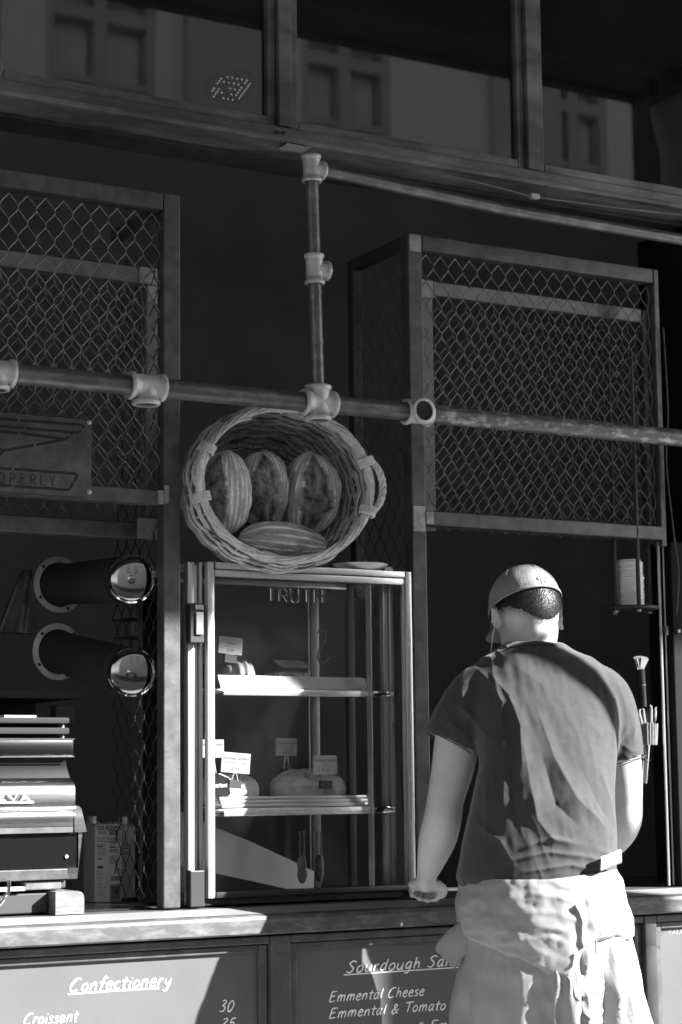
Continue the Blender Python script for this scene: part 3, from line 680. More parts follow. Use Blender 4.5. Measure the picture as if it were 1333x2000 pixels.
chalk('Croissant', 45, 2003, 152, .0155, .0019); chalk('Muffin', 45, 2040, 130, .0155, .0018) if False else None
chalk('Sourdough Sandwiches', 675, 1900, 985, .0170, .0019)
p = at(672, 1904, CY); q = at(985, 1888, CY)
MB().tube([(p.x, CY, p.z), (q.x, CY, p.z)], .0014, 8, flat=.4, nrm=(0, -1, 0)).build('underline', 'chalk', ct)
chalk('Emmental Cheese', 643, 1957, 830, .0150, .0016); chalk('Emmental & Tomato', 643, 1989, 872, .0150, .0016)
chalk('Ham Mayo & Emmental'.replace('H', 'b').replace('b', '', 1), 742, 2018, 980, .0150, .0016) if False else None
chalk('Mayo & Emmental', 742, 2021, 950, .0150, .0016)
p = at(1281, 1826, -.124)
write('OM KALI MA', (p.x, -.1225, p.z), .0062, .0009, font=B, slant=.1, width=.135, smooth=False, gap=.35, wob=.08).build('scratched_writing', 'chalk', ct)
def on_z(px, py, z):
    """where the measured direction meets a level surface at height z"""
    d = _fw * F + _r * (px - 666.5) - _u * (py - 1000); return CAM + d * ((z - CAM.z) / d.z)
def on_x(px, py, x):
    d = _fw * F + _r * (px - 666.5) - _u * (py - 1000); return CAM + d * ((x - CAM.x) / d.x)
# ================================================================ DISPLAY CABINET
CF = .022
cx0, cxs, cxd = ax(369, 1400, CF), ax(400, 1400, CF), ax(416, 1400, CF)
cx1 = ax(797, 1116, CF); cxi = ax(786, 1120, CF)
cz1 = az(420, 1099, CF); cz0 = .957
cb = thing('display_cabinet', ((cx0 + cx1) / 2, .1, cz0), 'tall brushed steel and glass pastry cabinet standing on the counter ledge', 'display cabinet')
CB = .30
def cbar(a, b, m='chrome', name='frame_bar', r=.002): return MB().bbox(a, b, r).build(name, m, cb, True, sharp=25)
# body posts (front left with grooves, rear pair), top and bottom
cbar((cx0, CF + .004, cz0), (cx0 + .018, CF + .03, cz1)); cbar((cx0 + .020, CF + .012, cz0), (cx0 + .030, CF + .03, cz1 - .006)); cbar((cx0 + .032, CF + .004, cz0), (cxs - .002, CF + .03, cz1))
cbar((cx0, CB, cz0), (cx0 + .022, CB + .02, cz1 - .002), 'steel_raw'); cbar((cx1 - .022, CB, cz0), (cx1, CB + .02, cz1 - .002), 'rubber'); xm_ = ax(616, 1400, CB); cbar((xm_ - .013, CB - .004, cz0 + .018), (xm_ + .013, CB - .001, cz1 - .024), 'steel_raw', 'door_mullion'); cbar((xm_ - .021, CB - .004, cz0 + .018), (xm_ - .0175, CB - .001, cz1 - .024), 'flange', 'door_mullion')
cbar((cx0 + .001, CF + .031, cz1 - .022), (cx0 + .018, CB - .001, cz1 - .001), 'chrome_h'); cbar((cx1 - .018, CF + .031, cz1 - .022), (cx1 - .001, CB - .001, cz1 - .001), 'chrome_h')
cbar((cx0 + .023, CB + .001, cz1 - .022), (cx1 - .023, CB + .019, cz1 - .003), 'chrome_h')
MB().box((cx0 + .019, CF + .032, cz1 - .008), (cx1 - .019, CB - .001, cz1 - .004)).build('top_panel', 'rubber', cb)
MB().bbox((cx0 + .001, CF + .004, cz0), (cx1 - .001, CB + .02, cz0 + .016), .002).build('base_panel', 'black', cb)
MB().box((cx0 + .02, CF + .05, cz0 + .018), (cx1 - .02, CB - .02, cz0 + .020)).build('floor_panel', 'black_gloss', cb)
# right hand body post with its grooves, behind the door glass
for (a, b, dy) in ((.0, .010, 0), (.012, .016, .004), (.018, .028, -.002), (.030, .034, .004)):
    x = cx1 - .060 + a
    cbar((x, CF + .03 + dy, cz0 + .017), (x + b - a, CF + .05, cz1 - .024), r=.0015)
MB().box((cx1 - .024, CF + .045, cz0 + .017), (cx1 - .002, CF + .05, cz1 - .024)).build('post_back', 'rubber', cb)
# door: stiles, rails, pane
dr = cbar((cxs, CF - .018, cz0 + .018), (cxd - .004, CF + .002, cz1), name='door_stile')
cbar((cxd - .003, CF - .013, cz0 + .020), (cxd, CF + .002, cz1 - .017), name='door_stile')
cbar((cxi, CF - .018, cz0 + .018), (cx1, CF + .002, cz1), name='door_stile')
cbar((cxi - .006, CF - .010, cz0 + .020), (cxi - .001, CF + .002, cz1 - .036), name='door_stile', r=.001)
cbar((cxd + .001, CF - .016, cz1 - .016), (cxi - .001, CF + .002, cz1 - .0), 'chrome_h', 'door_rail'); cbar((cxd + .001, CF - .013, cz1 - .035), (cxi - .001, CF + .002, cz1 - .0185), 'chrome_h', 'door_rail')
cbar((cxd + .001, CF - .016, cz0 + .018), (cxi - .007, CF + .002, cz0 + .032), 'black', 'door_rail')
MB().box((cxd + .0005, CF - .007, cz0 + .033), (cxi - .0065, CF - .003, cz1 - .036)).build('door_pane', 'glass', cb)
gx = ax(728, 1400, CF)
MB().box((gx, CF + .003, cz0 + .02), (gx + .0025, CF + .028, cz1 - .036)).build('glass_edge', 'chrome', cb)
MB().box((cx0 + .004, CF + .035, cz0 + .017), (cx0 + .008, CF + .149, cz1 - .023)).build('side_pane', 'glass', cb)
MB().box((cx0 + .003, CF + .15, cz0 + .017), (cx0 + .009, CB - .002, cz1 - .023)).build('sun_block_panel', 'near_black', cb)  # opaque panel added to keep the sun off the cartons
MB().box((cx0 + .024, CB + .006, cz0 + .017), (cx1 - .024, CB + .010, cz1 - .023)).build('rear_pane', 'glass', cb)
# hinges / lock blocks on the left
def lockb(y0, y1, name):
    za, zc = az(385, y1, CF - .02), az(385, y0, CF - .02); xa, xb = ax(371, 1220, CF - .02), ax(399, 1220, CF - .02)
    h = MB().bbox((xa, CF - .022, za), (xb, CF - .0185 + .022, zc), .003).build(name, 'black', cb)
    return h, xa, xb, za, zc
h, xa, xb, za, zc = lockb(1178, 1256, 'lock')
MB().bbox((xa + .014, CF - .028, za + .020), (xb - .005, CF - .0225, zc - .022), .002).build('lock_plate', 'chrome', h)
MB().bbox((xa + .013, CF - .025, zc - .016), (xb - .004, CF - .0225, zc - .004), .001).build('lock_cap', 'chrome', h)
lockb(1700, 1772, 'hinge')
# lower left: a pale steel clasp under the hinge line, cabinet sticker ledge
zl = az(400, 1740, CF)
# shelves
def shelf(y_top, y_mid, y_bot, lip):
    z0 = az(578, y_bot, CF + .03); zm = az(578, y_mid, CF + .03); zt = az(578, y_top, CF + .06)
    xa, xb = ax(434, 1340, CF + .03), ax(721, 1340, CF + .03)
    sh = MB().bbox((xa, CF + .02, z0), (xb, CF + .034, zm), .0025).build('shelf_bar', 'chrome_h', cb, True, sharp=25)
    if lip:
        m = MB(); m.obox(((xa + xb) / 2, CF + .045, (zm + zt) / 2 + .001), ((xb - xa) / 2, 0, 0), (0, .009, (zt - zm) / 2), (0, -.0012, .0008)); m.build('shelf_lip', 'flange', cb)
    else:
        for k in range(3):
            u0 = k / 3; m = MB(); a = zm + .001 + (zt - zm) * u0; m.bbox((xa, CF + .034 + .006 * k, a), (xb, CF + .042 + .006 * k, a + (zt - zm) / 3), .002); m.build('shelf_lip', 'chrome_h', cb, True)
    MB().box((xa - .02, CF + .06, zm), (xb + .03, CB - .02, zm + .003)).build('shelf_plate', 'flange', cb)
    for s_ in (0, 1):
        e0 = (cxd - .008, xa - .0015) if s_ == 0 else (xb + .0015, ax(768, 1340, CF + .02))
        MB().bbox((e0[0], CF + .012, z0 + .001), (e0[1], CF + .030, zm - .001), .004).build('shelf_bracket', 'mirror', cb, True)
    return zm + .003
zs1 = shelf(1323, 1347, 1360, True); zs2 = shelf(1555, 1577, 1592, False)
# raised chrome outline letters on the pane
p = at(522, 1173, CF - .009); q = at(638, 1181, CF - .009)
let = 'TRUTH'; wtot = (q.x - p.x); x = p.x
for i, c in enumerate(let):
    sz = .0205; L_ = MB(); adv, st = B[c]; k = wtot / sum(B[ch][0] + .12 for ch in let)
    L2 = MB()
    for stq in st:
        pts = [Vector((x + a * k, CF - .0085, p.z + b * sz)) for a, b in stq]
        L_.tube(pts, .0037, 10, flat=.5, nrm=(0, -1, 0))
        L2.tube([v + Vector((0, -.0020, 0)) for v in pts], .0023, 8, flat=.4, nrm=(0, -1, 0))
    l_ = L_.build('letter', 'lens', cb, True); L2.build('letter_face', 'black', l_)
    x += (adv + .12) * k
# S hook and tongs
q = at(622, 1232, .25)
pts = [at(620, 1236, .25), at(628, 1230, .25), at(636, 1238, .25), at(634, 1252, .25), at(624, 1270, .25), at(622, 1288, .25), at(631, 1295, .25), at(642, 1286, .25)]
tag(MB().tube(smoothpath(pts, 5), .0022, 8).build('s_hook', 'steel_dark'), 'bent wire S hook hanging inside the upper cabinet compartment', 'hook')
def tongs(px, py, Y, k=1.0, m='galv', lab=''):
    t = at(px, py, Y); th = thing('serving_tongs', t - Vector((0, 0, .13)), lab, 'tongs')
    for s_ in (-1, 1):
        MB().obox(t - Vector((s_ * .006, 0, .03)), (.0032, 0, 0), (0, .001, 0), (0, 0, .032)).build('arm', m, th)
        hd = MB(); prof = [(.004, -.06), (.011, -.068), (.014, -.082), (.011, -.095), (.0145, -.108), (.010, -.122), (.004, -.130)]
        hd.loft([[t + Vector((math.cos(a) * r * .9, s_ * .004 + math.sin(a) * .003, h)) for a in [2 * PI * i / 12 for i in range(12)]] for r, h in prof]); hd.build('scoop', m, th, True)
tongs(590, 1625, .15, m='steel_raw', lab='metal serving tongs hanging below the lower shelf, nearest the glass')
tongs(624, 1625, .26, m='steel_dark', lab='dim second pair of tongs hanging behind the nearer pair')

# cards
def card(c, w, h, lines, label, tilt=0, lean=0, clip=True, m='white', up=True, yaw=0):
    c = Vector(c); th = thing('price_card', c - Vector((0, 0, h / 2 + (.05 if clip else 0))), label, 'price card')
    dx = Vector((math.cos(tilt) * math.cos(yaw), math.sin(yaw), -math.sin(tilt))).normalized(); n = Vector((math.sin(yaw), -math.cos(lean), math.sin(lean))); n = (n - dx * n.dot(dx)).normalized()
    dz = -(dx.cross(-n)) if False else n.cross(dx); dz = -dz if dz.z < 0 else dz
    n = dx.cross(dz)
    MB().obox(c, dx * w / 2, n * .0006, dz * h / 2).build('card', m, th)
    for (txt, v, sz, mm, wd, sh_) in lines:
        if txt == '-':
            MB().obox(c + dz * v * h + n * .0009, dx * w * .3, n * .0001, dz * .0002).build('rule', 'ink2', th); continue
        print_text(txt, c + dz * v * h, sz * h, mm, th, dirx=dx, dirz=dz, width=wd * w, off=.0009, shear=sh_, bold=.012 if sz > .17 else 0)
    if clip:
        b = c - dz * (h / 2 + clip) ; b.z = b.z
        k = MB().obox(b, dx * .0165, Vector((0, .007, 0)), dz * .010).build('clip', 'black', th)
        for s_ in (-1, 1):
            MB().tube([b + dx * s_ * .009 + dz * .009, c - dz * (h / 2 + .0) + dx * s_ * .003, c - dz * (h / 2 - .006) + dx * s_ * .002 - n * .001], .0011, 6).build('clip_wire', 'galv', k, True)
    return th
card(at(451, 1261, .09), .066, .043, [('Croissant', .08, .2, 'ink2', .5, 0), ('-', -.06, 0, '', 0, 0), ('R 30', -.33, .2, 'ink', .28, 0)], 'pale price card reading Croissant R 30 at the left of the upper shelf', tilt=.09, clip=.012)
card(at(461, 1490, .075), .080, .050, [('Sourdough Sandwich', .16, .21, 'ink2', .94, 0), ('Bavarian Ham & Emmental', -.03, .13, 'ink2', .8, .3), ('-', -.13, 0, '', 0, 0), ('R 55', -.37, .2, 'ink', .28, 0)], 'white price card reading Sourdough Sandwich R 55 at the lower shelf front left', tilt=.08, clip=.028)
card(at(560, 1459, .2), .062, .045, [('Sourdough Sandwich', .16, .2, 'ink2', .94, 0), ('Emmental & Tomato', -.02, .12, 'ink2', .6, .2), ('-', -.13, 0, '', 0, 0), ('R 42', -.37, .2, 'ink', .3, 0)], 'dimmer price card reading Sourdough Sandwich R 42 behind the wrapped loaf', tilt=.01, clip=.045)
card(at(636, 1494, .075), .070, .048, [('Sourdough Sandwich', .18, .2, 'ink2', .94, 0), ('BLT', .02, .12, 'ink2', .12, .2), ('-', -.11, 0, '', 0, 0), ('R 58', -.34, .2, 'ink', .3, 0)], 'white price card reading Sourdough Sandwich R 58 at the lower shelf right', clip=.026)
card(at(416, 1462, .14), .062, .045, [('Sourdough Sandwich', .16, .2, 'ink2', .94, 0), ('R 32', -.37, .2, 'ink', .3, 0)], 'price card half hidden behind the left door frame of the cabinet', clip=.05)
q = at(571, 1297, .13)
card(q, .085, .05, [('Almond', .2, .2, 'ink2', .3, 0), ('Croissant', -.1, .2, 'ink2', .4, 0)], 'price card lying tilted back over the flaked pastry', lean=1.15, clip=0)

# ---- food
def wrapped(c, a, b, h, name, label, seed, knot=True):
    rings = []; n = 40; random.seed(seed)
    for j in range(33):
        t = -1 + 2 * j / 32; k = max(0.02, (1 - abs(t) ** 3.2)) ** .55; q = []
        for i in range(n):
            an = 2 * PI * i / n; v = Vector((t * a, math.cos(an) * b * k, math.sin(an) * h * k))
            d = 1 + .09 * (1 - 2.5 * abs(noise.noise(Vector((t * 3.5 + seed, math.cos(an) * 2.2, math.sin(an) * 2.2))))) + .12 * fbm((t * 3 + seed, math.cos(an) * 2, math.sin(an) * 2), 1.2, 3) + .05 * abs(noise.noise(Vector((t * 9 + seed, an * 2.5, 3))))
            v = Vector((v.x, v.y * d, v.z * d)); v.z = max(v.z, -h * .86); q.append(Vector(c) + v)
        rings.append(q)
    th = thing(name, Vector(c) - Vector((0, 0, h * .86)), label, 'sandwich')
    MB().loft(rings).build('paper_wrap', 'wrap', th, True, sharp=180)
    if knot:
        ring = [rings[19][i] + (rings[19][i] - Vector(c)).normalized() * .0015 for i in range(n)]; MB().tube(ring, .0013, 6, closed=True).build('string', 'string', th, True)
        ln = [rings[j][n * 3 // 4 - 8 if False else (n * 3 // 8 + 4) % n] for j in range(3, 30)]
        MB().tube([v + Vector((0, -.0008, .001)) for v in ln], .0013, 6).build('string', 'string', th, True)
    return th
c = at(601, 1528, .15); c.z = zs2 + .042; wrapped(c, .108, .05, .047, 'wrapped_sandwich', 'paper wrapped sandwich tied with string behind the R 58 card', 3)
c = at(445, 1530, .15); c.z = zs2 + .038; wrapped(c, .085, .05, .043, 'wrapped_sandwich', 'paper wrapped sandwich behind the R 55 card at the left', 9, False)
# croissant: segmented crescent
c = at(474, 1312, .12); c.z = zs1 + .036
th = thing('croissant', c - Vector((0, 0, .036)), 'golden croissant with sunlit end on the upper shelf', 'croissant')
rings = []
for j in range(31):
    t = -1 + 2 * j / 30; r = .032 * (1 - abs(t) ** 2.2) ** .6 * (1 + .10 * math.sin(t * 16)) + .0015
    cc = c + Vector((t * .055, .02 * t * t * 2, -.006 * t * t)); rings.append([cc + Vector((0.15 * r * math.cos(a), r * math.cos(a), r * 1.0 * math.sin(a))) for a in [2 * PI * i / 20 for i in range(20)]])
MB().loft(rings).build('body', 'pastry', th, True, sharp=180)
cc = c + Vector((.075, .0, -.012)); MB().lathe([(.001, -.018), (.009, -.012), (.012, 0), (.009, .012), (.001, .018)], cc, (1, .2, .1), 16).build('tip', 'pastry', th, True)
c = at(562, 1318, .15); c.z = zs1 + .022
th = thing('almond_pastry', c, 'flat pastry covered in pale almond flakes on the upper shelf', 'pastry')
MB().lathe([(.055, -.005), (.06, .004), (.045, .014), (.001, .018)], c, (0, 0, 1), 32).build('base', 'pastry', th, True)
fl = MB(); random.seed(5)
for i in range(190):
    a = random.uniform(0, 6.28); r = .058 * math.sqrt(random.random()); p = c + Vector((r * math.cos(a), r * math.sin(a), .016 - .006 * (r / .058) ** 2 + random.uniform(0, .007)))
    e = Vector((random.uniform(-1, 1), random.uniform(-1, 1), random.uniform(-.6, .6))).normalized(); g = e.orthogonal().normalized(); fl.obox(p, e * .0075, g * .004, e.cross(g) * .0004)
tag(fl.build('flake', 'flakes', th), kind='stuff')
# dark loaf shapes behind, in the left of the upper shelf
c = at(425, 1300, .3); c.z = zs1 + .035
th = thing('round_cake', c - Vector((0, 0, .035)), 'dark round cake in shade behind the Croissant card', 'cake')
MB().lathe([(.075, -.034), (.082, -.02), (.08, .02), (.07, .034), (.001, .036)], c, (0, 0, 1), 36).build('crust', 'trim', th, True)
# white plate added low in the cabinet, its outline shaped as a patch of light
zb_ = cz0 + .021
tr = thing('light_patch_tray', (2.35, .15, zb_), 'white tray side added in the cabinet, shaped as the bright patch of light', 'tray')
# the light patch itself: a flat white plate standing towards the back of the cabinet
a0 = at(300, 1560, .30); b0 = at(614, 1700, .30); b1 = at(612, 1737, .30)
def quad(name, pts, m, parent, th_=.004):
    pts = [Vector(p) for p in pts]; mb = MB(); n = len(pts); back = [p + Vector((0, th_, 0)) for p in pts]
    mb.add(pts + back, [tuple(range(n)), tuple(range(n, 2 * n))[::-1]] + [(i, (i + 1) % n, n + (i + 1) % n, n + i) for i in range(n)]); return mb.build(name, m, parent)
yq = .24
quad('light_patch_side', [at(345, 1580, yq), at(412, 1612, yq), at(500, 1648, yq), at(614, 1702, yq), at(613, 1736, yq), at(560, 1736, yq), at(470, 1716, yq), at(345, 1690, yq)], 'lids', tr)

# ================================================================ DISH and block on the cabinet top
c = at(700, 1106, .06); c.z = cz1 - .003
d = thing('oval_dish', c, 'white glazed dish lying on top of the cabinet beside the basket', 'dish')
m = MB(); m.lathe([(.035, 0), (.045, .002), (.075, .017), (.078, .020), (.074, .019), (.045, .005), (.001, .004)], c, (0, 0, 1), 40, cap=False)
m.build('bowl', 'ceramic', d, True, sharp=60)
q = at(760, 1109, CF + .01); tag(MB().bbox((q.x - .0125, q.y, cz1 + .0005), (q.x + .0125, q.y + .02, cz1 + .0135), .001).build('metal_block', 'galv', org=q), 'small pale metal block on the front corner of the cabinet top', 'block')

# ================================================================ BASKET
c0 = at(560, 945, -.09)
BT = R(9)
bn = Vector((math.sin(BT), math.cos(BT), -.03)).normalized()       # axis from the rim into the basket
bu = Vector((math.cos(BT), -math.sin(BT), 0)); bv = bu.cross(bn) * -1
bv = Vector((0, 0, 1)) - bn * bn.z; bv.normalize()
RX, RZ = .220, .188
bk = thing('wicker_basket', c0 - Vector((0, 0, .195)), 'large round willow basket lying on its side on the cabinet, mouth to the street', 'basket')
NS = 22
def bp(t, h, off=0):
    """point on the basket wall: angle t, depth h 0..1; the floor of the basket rests level"""
    k = (1 + .16 * math.sin(PI * min(h * 1.25, 1)) ) * (1 - .30 * h ** 1.6)
    return c0 + bn * (.30 * h) + bu * math.cos(t) * (RX * k + off) + bv * (math.sin(t) * (RZ * k + off) + 0 * h)
random.seed(11)
NR = 52
for j in range(NR):
    h = (j + .8) / NR * .97; pts = []; n = NS * 6; w0 = random.uniform(-.0012, .0012); phs = random.uniform(0, 6.28)
    for i in range(n):
        t = 2 * PI * i / n; wv = math.sin(NS / 2 * t + (j // 2 % 2) * PI) * .0046
        sway = .010 * math.sin(3 * t + j * .35) + .004 * math.sin(7 * t + j * .2) + .006 * fbm((math.cos(t) * 2, math.sin(t) * 2, j * .3), 1, 2)
        pts.append(bp(t, min(1, max(.0, h + sway + .004 * math.sin(t * 2 + phs))), wv + w0))
    MB().tube(pts, .0033 * random.uniform(.75, 1.2), 6, closed=True).build('wicker_strand', ('wicker', 'wicker_dark', 'wicker', 'wicker_black', 'wicker', 'wicker', 'wicker_dark')[j % 7], bk, True, sharp=180)
for i in range(NS):
    t = 2 * PI * (i + .5) / NS
    MB().tube([bp(t, h / 10, 0) for h in range(11)], .0034, 6).build('stake', 'wicker_dark', bk, True)
# floor of the basket: concentric weaving
for j in range(12):
    f_ = 1 - (j + .5) / 12.5; n = 60
    MB().tube([c0 + bn * (.30 + .003 * math.sin(NS / 2 * 2 * PI * i / n + (j % 2) * PI)) + bu * math.cos(2 * PI * i / n) * RX * .70 * f_ + bv * math.sin(2 * PI * i / n) * RZ * .70 * f_ for i in range(n)], .0075, 6, closed=True).build('base_strand', 'wicker_dark', bk, True, sharp=180)
# rim: overlapping twisted rods, uneven
for k in range(6):
    n = 110; pts = []
    for i in range(n):
        t = 2 * PI * i / n; a = 5 * t + k * 2 * PI / 6; rr = .0068 * (1 + .3 * noise.noise(Vector((math.cos(t), math.sin(t), k))))
        pts.append(c0 + bn * (-.004 + rr * math.cos(a)) + bu * math.cos(t) * (RX + .004 + rr * math.sin(a)) + bv * math.sin(t) * (RZ + .004 + rr * math.sin(a)))
    MB().tube(pts, .0038, 8, closed=True).build('rim_rod', 'wicker', bk, True, sharp=180)
for k in range(26):      # rods that leave the rim and end over it
    t = random.uniform(0, 2 * PI); L = random.uniform(.35, .7); s0 = random.uniform(.001, .014); pts = []
    for i in range(12):
        u = i / 11; tt = t + L * u; o = s0 + .004 * math.sin(u * PI) - .012 * (1 - u)
        pts.append(c0 + bn * (-.013 * math.sin(u * 2.4) + .004) + bu * math.cos(tt) * (RX + o) + bv * math.sin(tt) * (RZ + o))
    MB().tube(pts, [.0038 * (1 - .35 * i / 11) for i in range(12)], 7).build('rim_end', 'wicker', bk, True, sharp=180)
def handle(t0, t1, out, fwd, n=30):
    hd = None
    for k in range(4):
        pts = []
        for i in range(n):
            u = i / (n - 1); tt = t0 + (t1 - t0) * u; b = math.sin(PI * u) ** .55
            base = c0 + bn * (-.006 - fwd * b) + bu * math.cos(tt) * (RX + .012 + out * b) + bv * math.sin(tt) * (RZ + .012 + out * b)
            a = u * 14 + k * PI / 2; rad = .0054
            pts.append(base + bn * math.cos(a) * rad + bu * math.sin(a) * rad * math.cos(tt) + bv * math.sin(a) * rad * math.sin(tt))
        o = MB().tube(pts, .0046, 8).build('handle', 'wicker', bk, True, sharp=180) if hd is None else MB().tube(pts, .0046, 8).build('handle_rod', 'wicker', hd, True, sharp=180)
        hd = hd or o
    for tt in (t0, t1):      # lashing round the rim
        for q in range(4):
            cc = c0 + bn * -.002 + bu * math.cos(tt + (q - 1.5) * .028) * (RX + .006) + bv * math.sin(tt + (q - 1.5) * .028) * (RZ + .006)
            rad = (bu * math.cos(tt) + bv * math.sin(tt)).normalized()
            MB().tube([cc + rad * .019 * math.cos(a) + bn * .018 * math.sin(a) for a in [2 * PI * i / 16 for i in range(16)]], .0042, 6, closed=True).build('lashing', 'wicker', hd, True, sharp=180)
handle(.34, -.32, .022, .004); handle(PI - .42, PI + .22, .002, .016)

# ================================================================ LOAVES
def loaf(c, L, Wd, N, a, b, d, split, seed, label, tb=.52):
    """a, b, d half-length, half-width, half-depth; split = (offset, half width) of the open ear, None for a loaf seen from its side"""
    L = Vector(L).normalized(); N = Vector(N); N = (N - L * N.dot(L)).normalized(); Wd = L.cross(N) * -1
    n, m_ = 144, 110; rings = []; tones = []
    for j in range(m_ + 1):
        t = -1 + 2 * j / m_; k = max(.0, 1 - abs(t) ** 2.6) ** .53 * (1 + .07 * math.sin(t * 1.7 + seed)) + .004
        for_i = []
        for i in range(n):
            an = 2 * PI * i / n                     # 0 = towards N
            s_ = math.sin(an); co = math.cos(an); base = Vector((t, s_, co)); r = 1.0
            nz = fbm((t * 2 + seed, s_ * 2, co * 2), 1.1, 4); fn_ = noise.noise(Vector((t * 22, an * 7, seed))); gr = noise.noise(Vector((t * 60, an * 22, seed)))
            if split:
                off, hw = split; ew = .34 * noise.noise(Vector((t * 4 + seed, 0, 1))) + .12 * noise.noise(Vector((t * 13 + seed, 3, 1)))
                wv = hw * max(0, 1 - (abs(t) / .97) ** 2.4) ** .6 * (1 + ew); u = (s_ - off - .10 * math.sin(t * 2.2 + seed)) / max(wv, .01)
                inside = co > 0 and abs(u) < 1 and wv > .03
                if inside:
                    cr = noise.noise(Vector((t * 3.2 + seed, s_ * 4, 0))); cr2 = noise.noise(Vector((t * 9, s_ * 8, seed))); cr3 = noise.noise(Vector((t * 26, s_ * 22, seed)))
                    r *= .925 + .06 * abs(cr) + .04 * abs(cr2) + .008 * cr3 + .03 * (1 - abs(u))
                    tone = .13 + .13 * cr + .10 * cr2 + .05 * cr3
                    if abs(u) > .86: r *= 1.05; tone = .26
                else:
                    ph_ = (math.asin(max(-1, min(1, s_))) if co > 0 else PI - math.asin(max(-1, min(1, s_))))
                    st = max(0, math.sin(ph_ * 26 + 1.2 * math.sin(t * 1.6) + .5 * noise.noise(Vector((t * 3, seed, an)))))
                    lip = math.exp(-max(0, abs(u) - 1) * 9) if (co > 0 and wv > .03) else 0
                    r *= 1 + .055 * lip + .012 * st; fl_ = max(0, min(1, .75 + 1.1 * nz + .6 * fn_))
                    tone = tb * (.62 + .25 * nz) + (.42 * st ** 2.2 * fl_) + .05 * gr
            else:
                st = max(0, math.sin(an * 13 + .5 * math.sin(t * 2.2) + .6 * noise.noise(Vector((t * 3, an, seed))))); fl_ = max(0, min(1, .7 + 1.2 * nz + .5 * fn_))
                r *= 1 + .014 * st; tone = tb * (.55 + .25 * nz) + .45 * st ** 2.5 * fl_ + .05 * gr
            r *= 1 + .075 * nz + .010 * fn_
            for_i.append(Vector(c) + Wd * (.010 * math.sin(seed * 2.3) * (t * t - .4)) + L * (t * a * (1 + .06 * noise.noise(Vector((seed, s_, 2))))) + Wd * (s_ * b * k * r) + N * (co * d * k * r)); tones.append(max(.03, tone))
        rings.append(for_i)
    th = thing('sourdough_loaf', Vector(c) - Vector((0, 0, a * abs(L.z) + b * (1 - abs(L.z)))), label, 'bread', 'sourdough loaves in the basket')
    ob = MB().loft(rings).build('crust', 'bread', th, True, sharp=180)
    at_ = ob.data.attributes.new('tone', 'FLOAT', 'POINT')
    for i, v in enumerate(tones): at_.data[i].value = v
    return th
vd = (-.5, -.86, -.03)
def camz(px, py, Y): return at(px, py, Y)
loaf(at(441, 962, .00), (.12, .25, -1), 0, vd, .104, .060, .048, (-.45, .50), 1.3, 'sourdough loaf at the left of the basket, half hidden by the rim')
loaf(at(514, 958, .03), (.22, .35, -1), 0, (-.45, -.86, .0), .102, .066, .052, (.08, .72), 4.1, 'middle upright sourdough loaf with a wide dark split crust')
loaf(at(606, 966, .03), (.03, .30, -1), 0, (-.35, -.9, .0), .110, .069, .055, (.02, .56), 7.7, 'largest sourdough loaf upright at the right of the basket', .68)
loaf(at(553, 1054, -.03), (1, -.08, -.04), 0, (-.4, -.86, .5), .118, .040, .034, None, 2.2, 'striped sourdough loaf lying across the basket mouth below the others')
# ================================================================ inner counter, LEFT HATCH CONTENTS
ic = MB().box((-.5, .06, .953), (2.079, .58, .9565)).build('inner_counter_top', 'black_gloss', ct)
# round dispensers: steel flange, black tube, polished cap
def dispenser(fc, rf, cc, rc, label, cone):
    F_ = at(*fc); C_ = at(*cc); th = thing('drum_dispenser', (F_ + C_) / 2, label, 'dispenser')
    axf = Vector((.12, -1, 0)).normalized()
    fl = MB().lathe([(rf, 0), (rf, .004), (rf * .80, .006), (rf * .78, .0), (rf * .78, -.03), (rf * .76, -.03), (rf * .76, .0)], F_, axf, 48, cap=False).build('flange', 'flange', th, True, sharp=30)
    for a in (2.4, 3.7, 5.1, .8):
        u = Vector((1, .12, 0)).normalized(); p = F_ + (u * math.cos(a) + Vector((0, 0, 1)) * math.sin(a)) * rf * .9 + axf * .0062
        MB().lathe([(.0042, 0), (.0042, .0012)], p, axf, 12).build('keyhole', 'hole', fl)
    d = C_ - F_; L = d.length; A = d.normalized()
    MB().tube([F_ + axf * -.02, F_ + axf * .0, F_ + A * .03 + axf * .01, C_ - A * .04], [rf * .74, rf * .74, rf * .72, rc * 1.02], 48).build('drum', 'hole', th, True, sharp=60)
    n = Vector((-.42, -.9, .01)).normalized() if cone else Vector((-.45, -.88, -.03)).normalized()
    MB().lathe([(rc * .9, -.03), (rc * 1.04, -.008), (rc * 1.05, 0), (rc * .985, .003)], C_, n, 48, cap=False).build('collar', 'mirror', th, True, sharp=30)
    pr = [(rc * .98, .002)] + [(rc * .98 * math.cos(a), .002 + .014 * math.sin(a)) for a in [PI / 2 * i / 10 for i in range(1, 10)]] + [(.007, .0165), (.0065, .021), (.001, .0225)]
    MB().lathe(pr, C_, n, 56).build('cap_disc', 'lens', th, True, sharp=50)
dispenser((115, 1142, .42), .073, (258, 1131, .13), .0575, 'upper black drum dispenser with steel flange and polished round cap', 1)
dispenser((113, 1273, .42), .073, (258, 1313, .13), .0575, 'lower black drum dispenser with steel flange and polished round cap', 0)

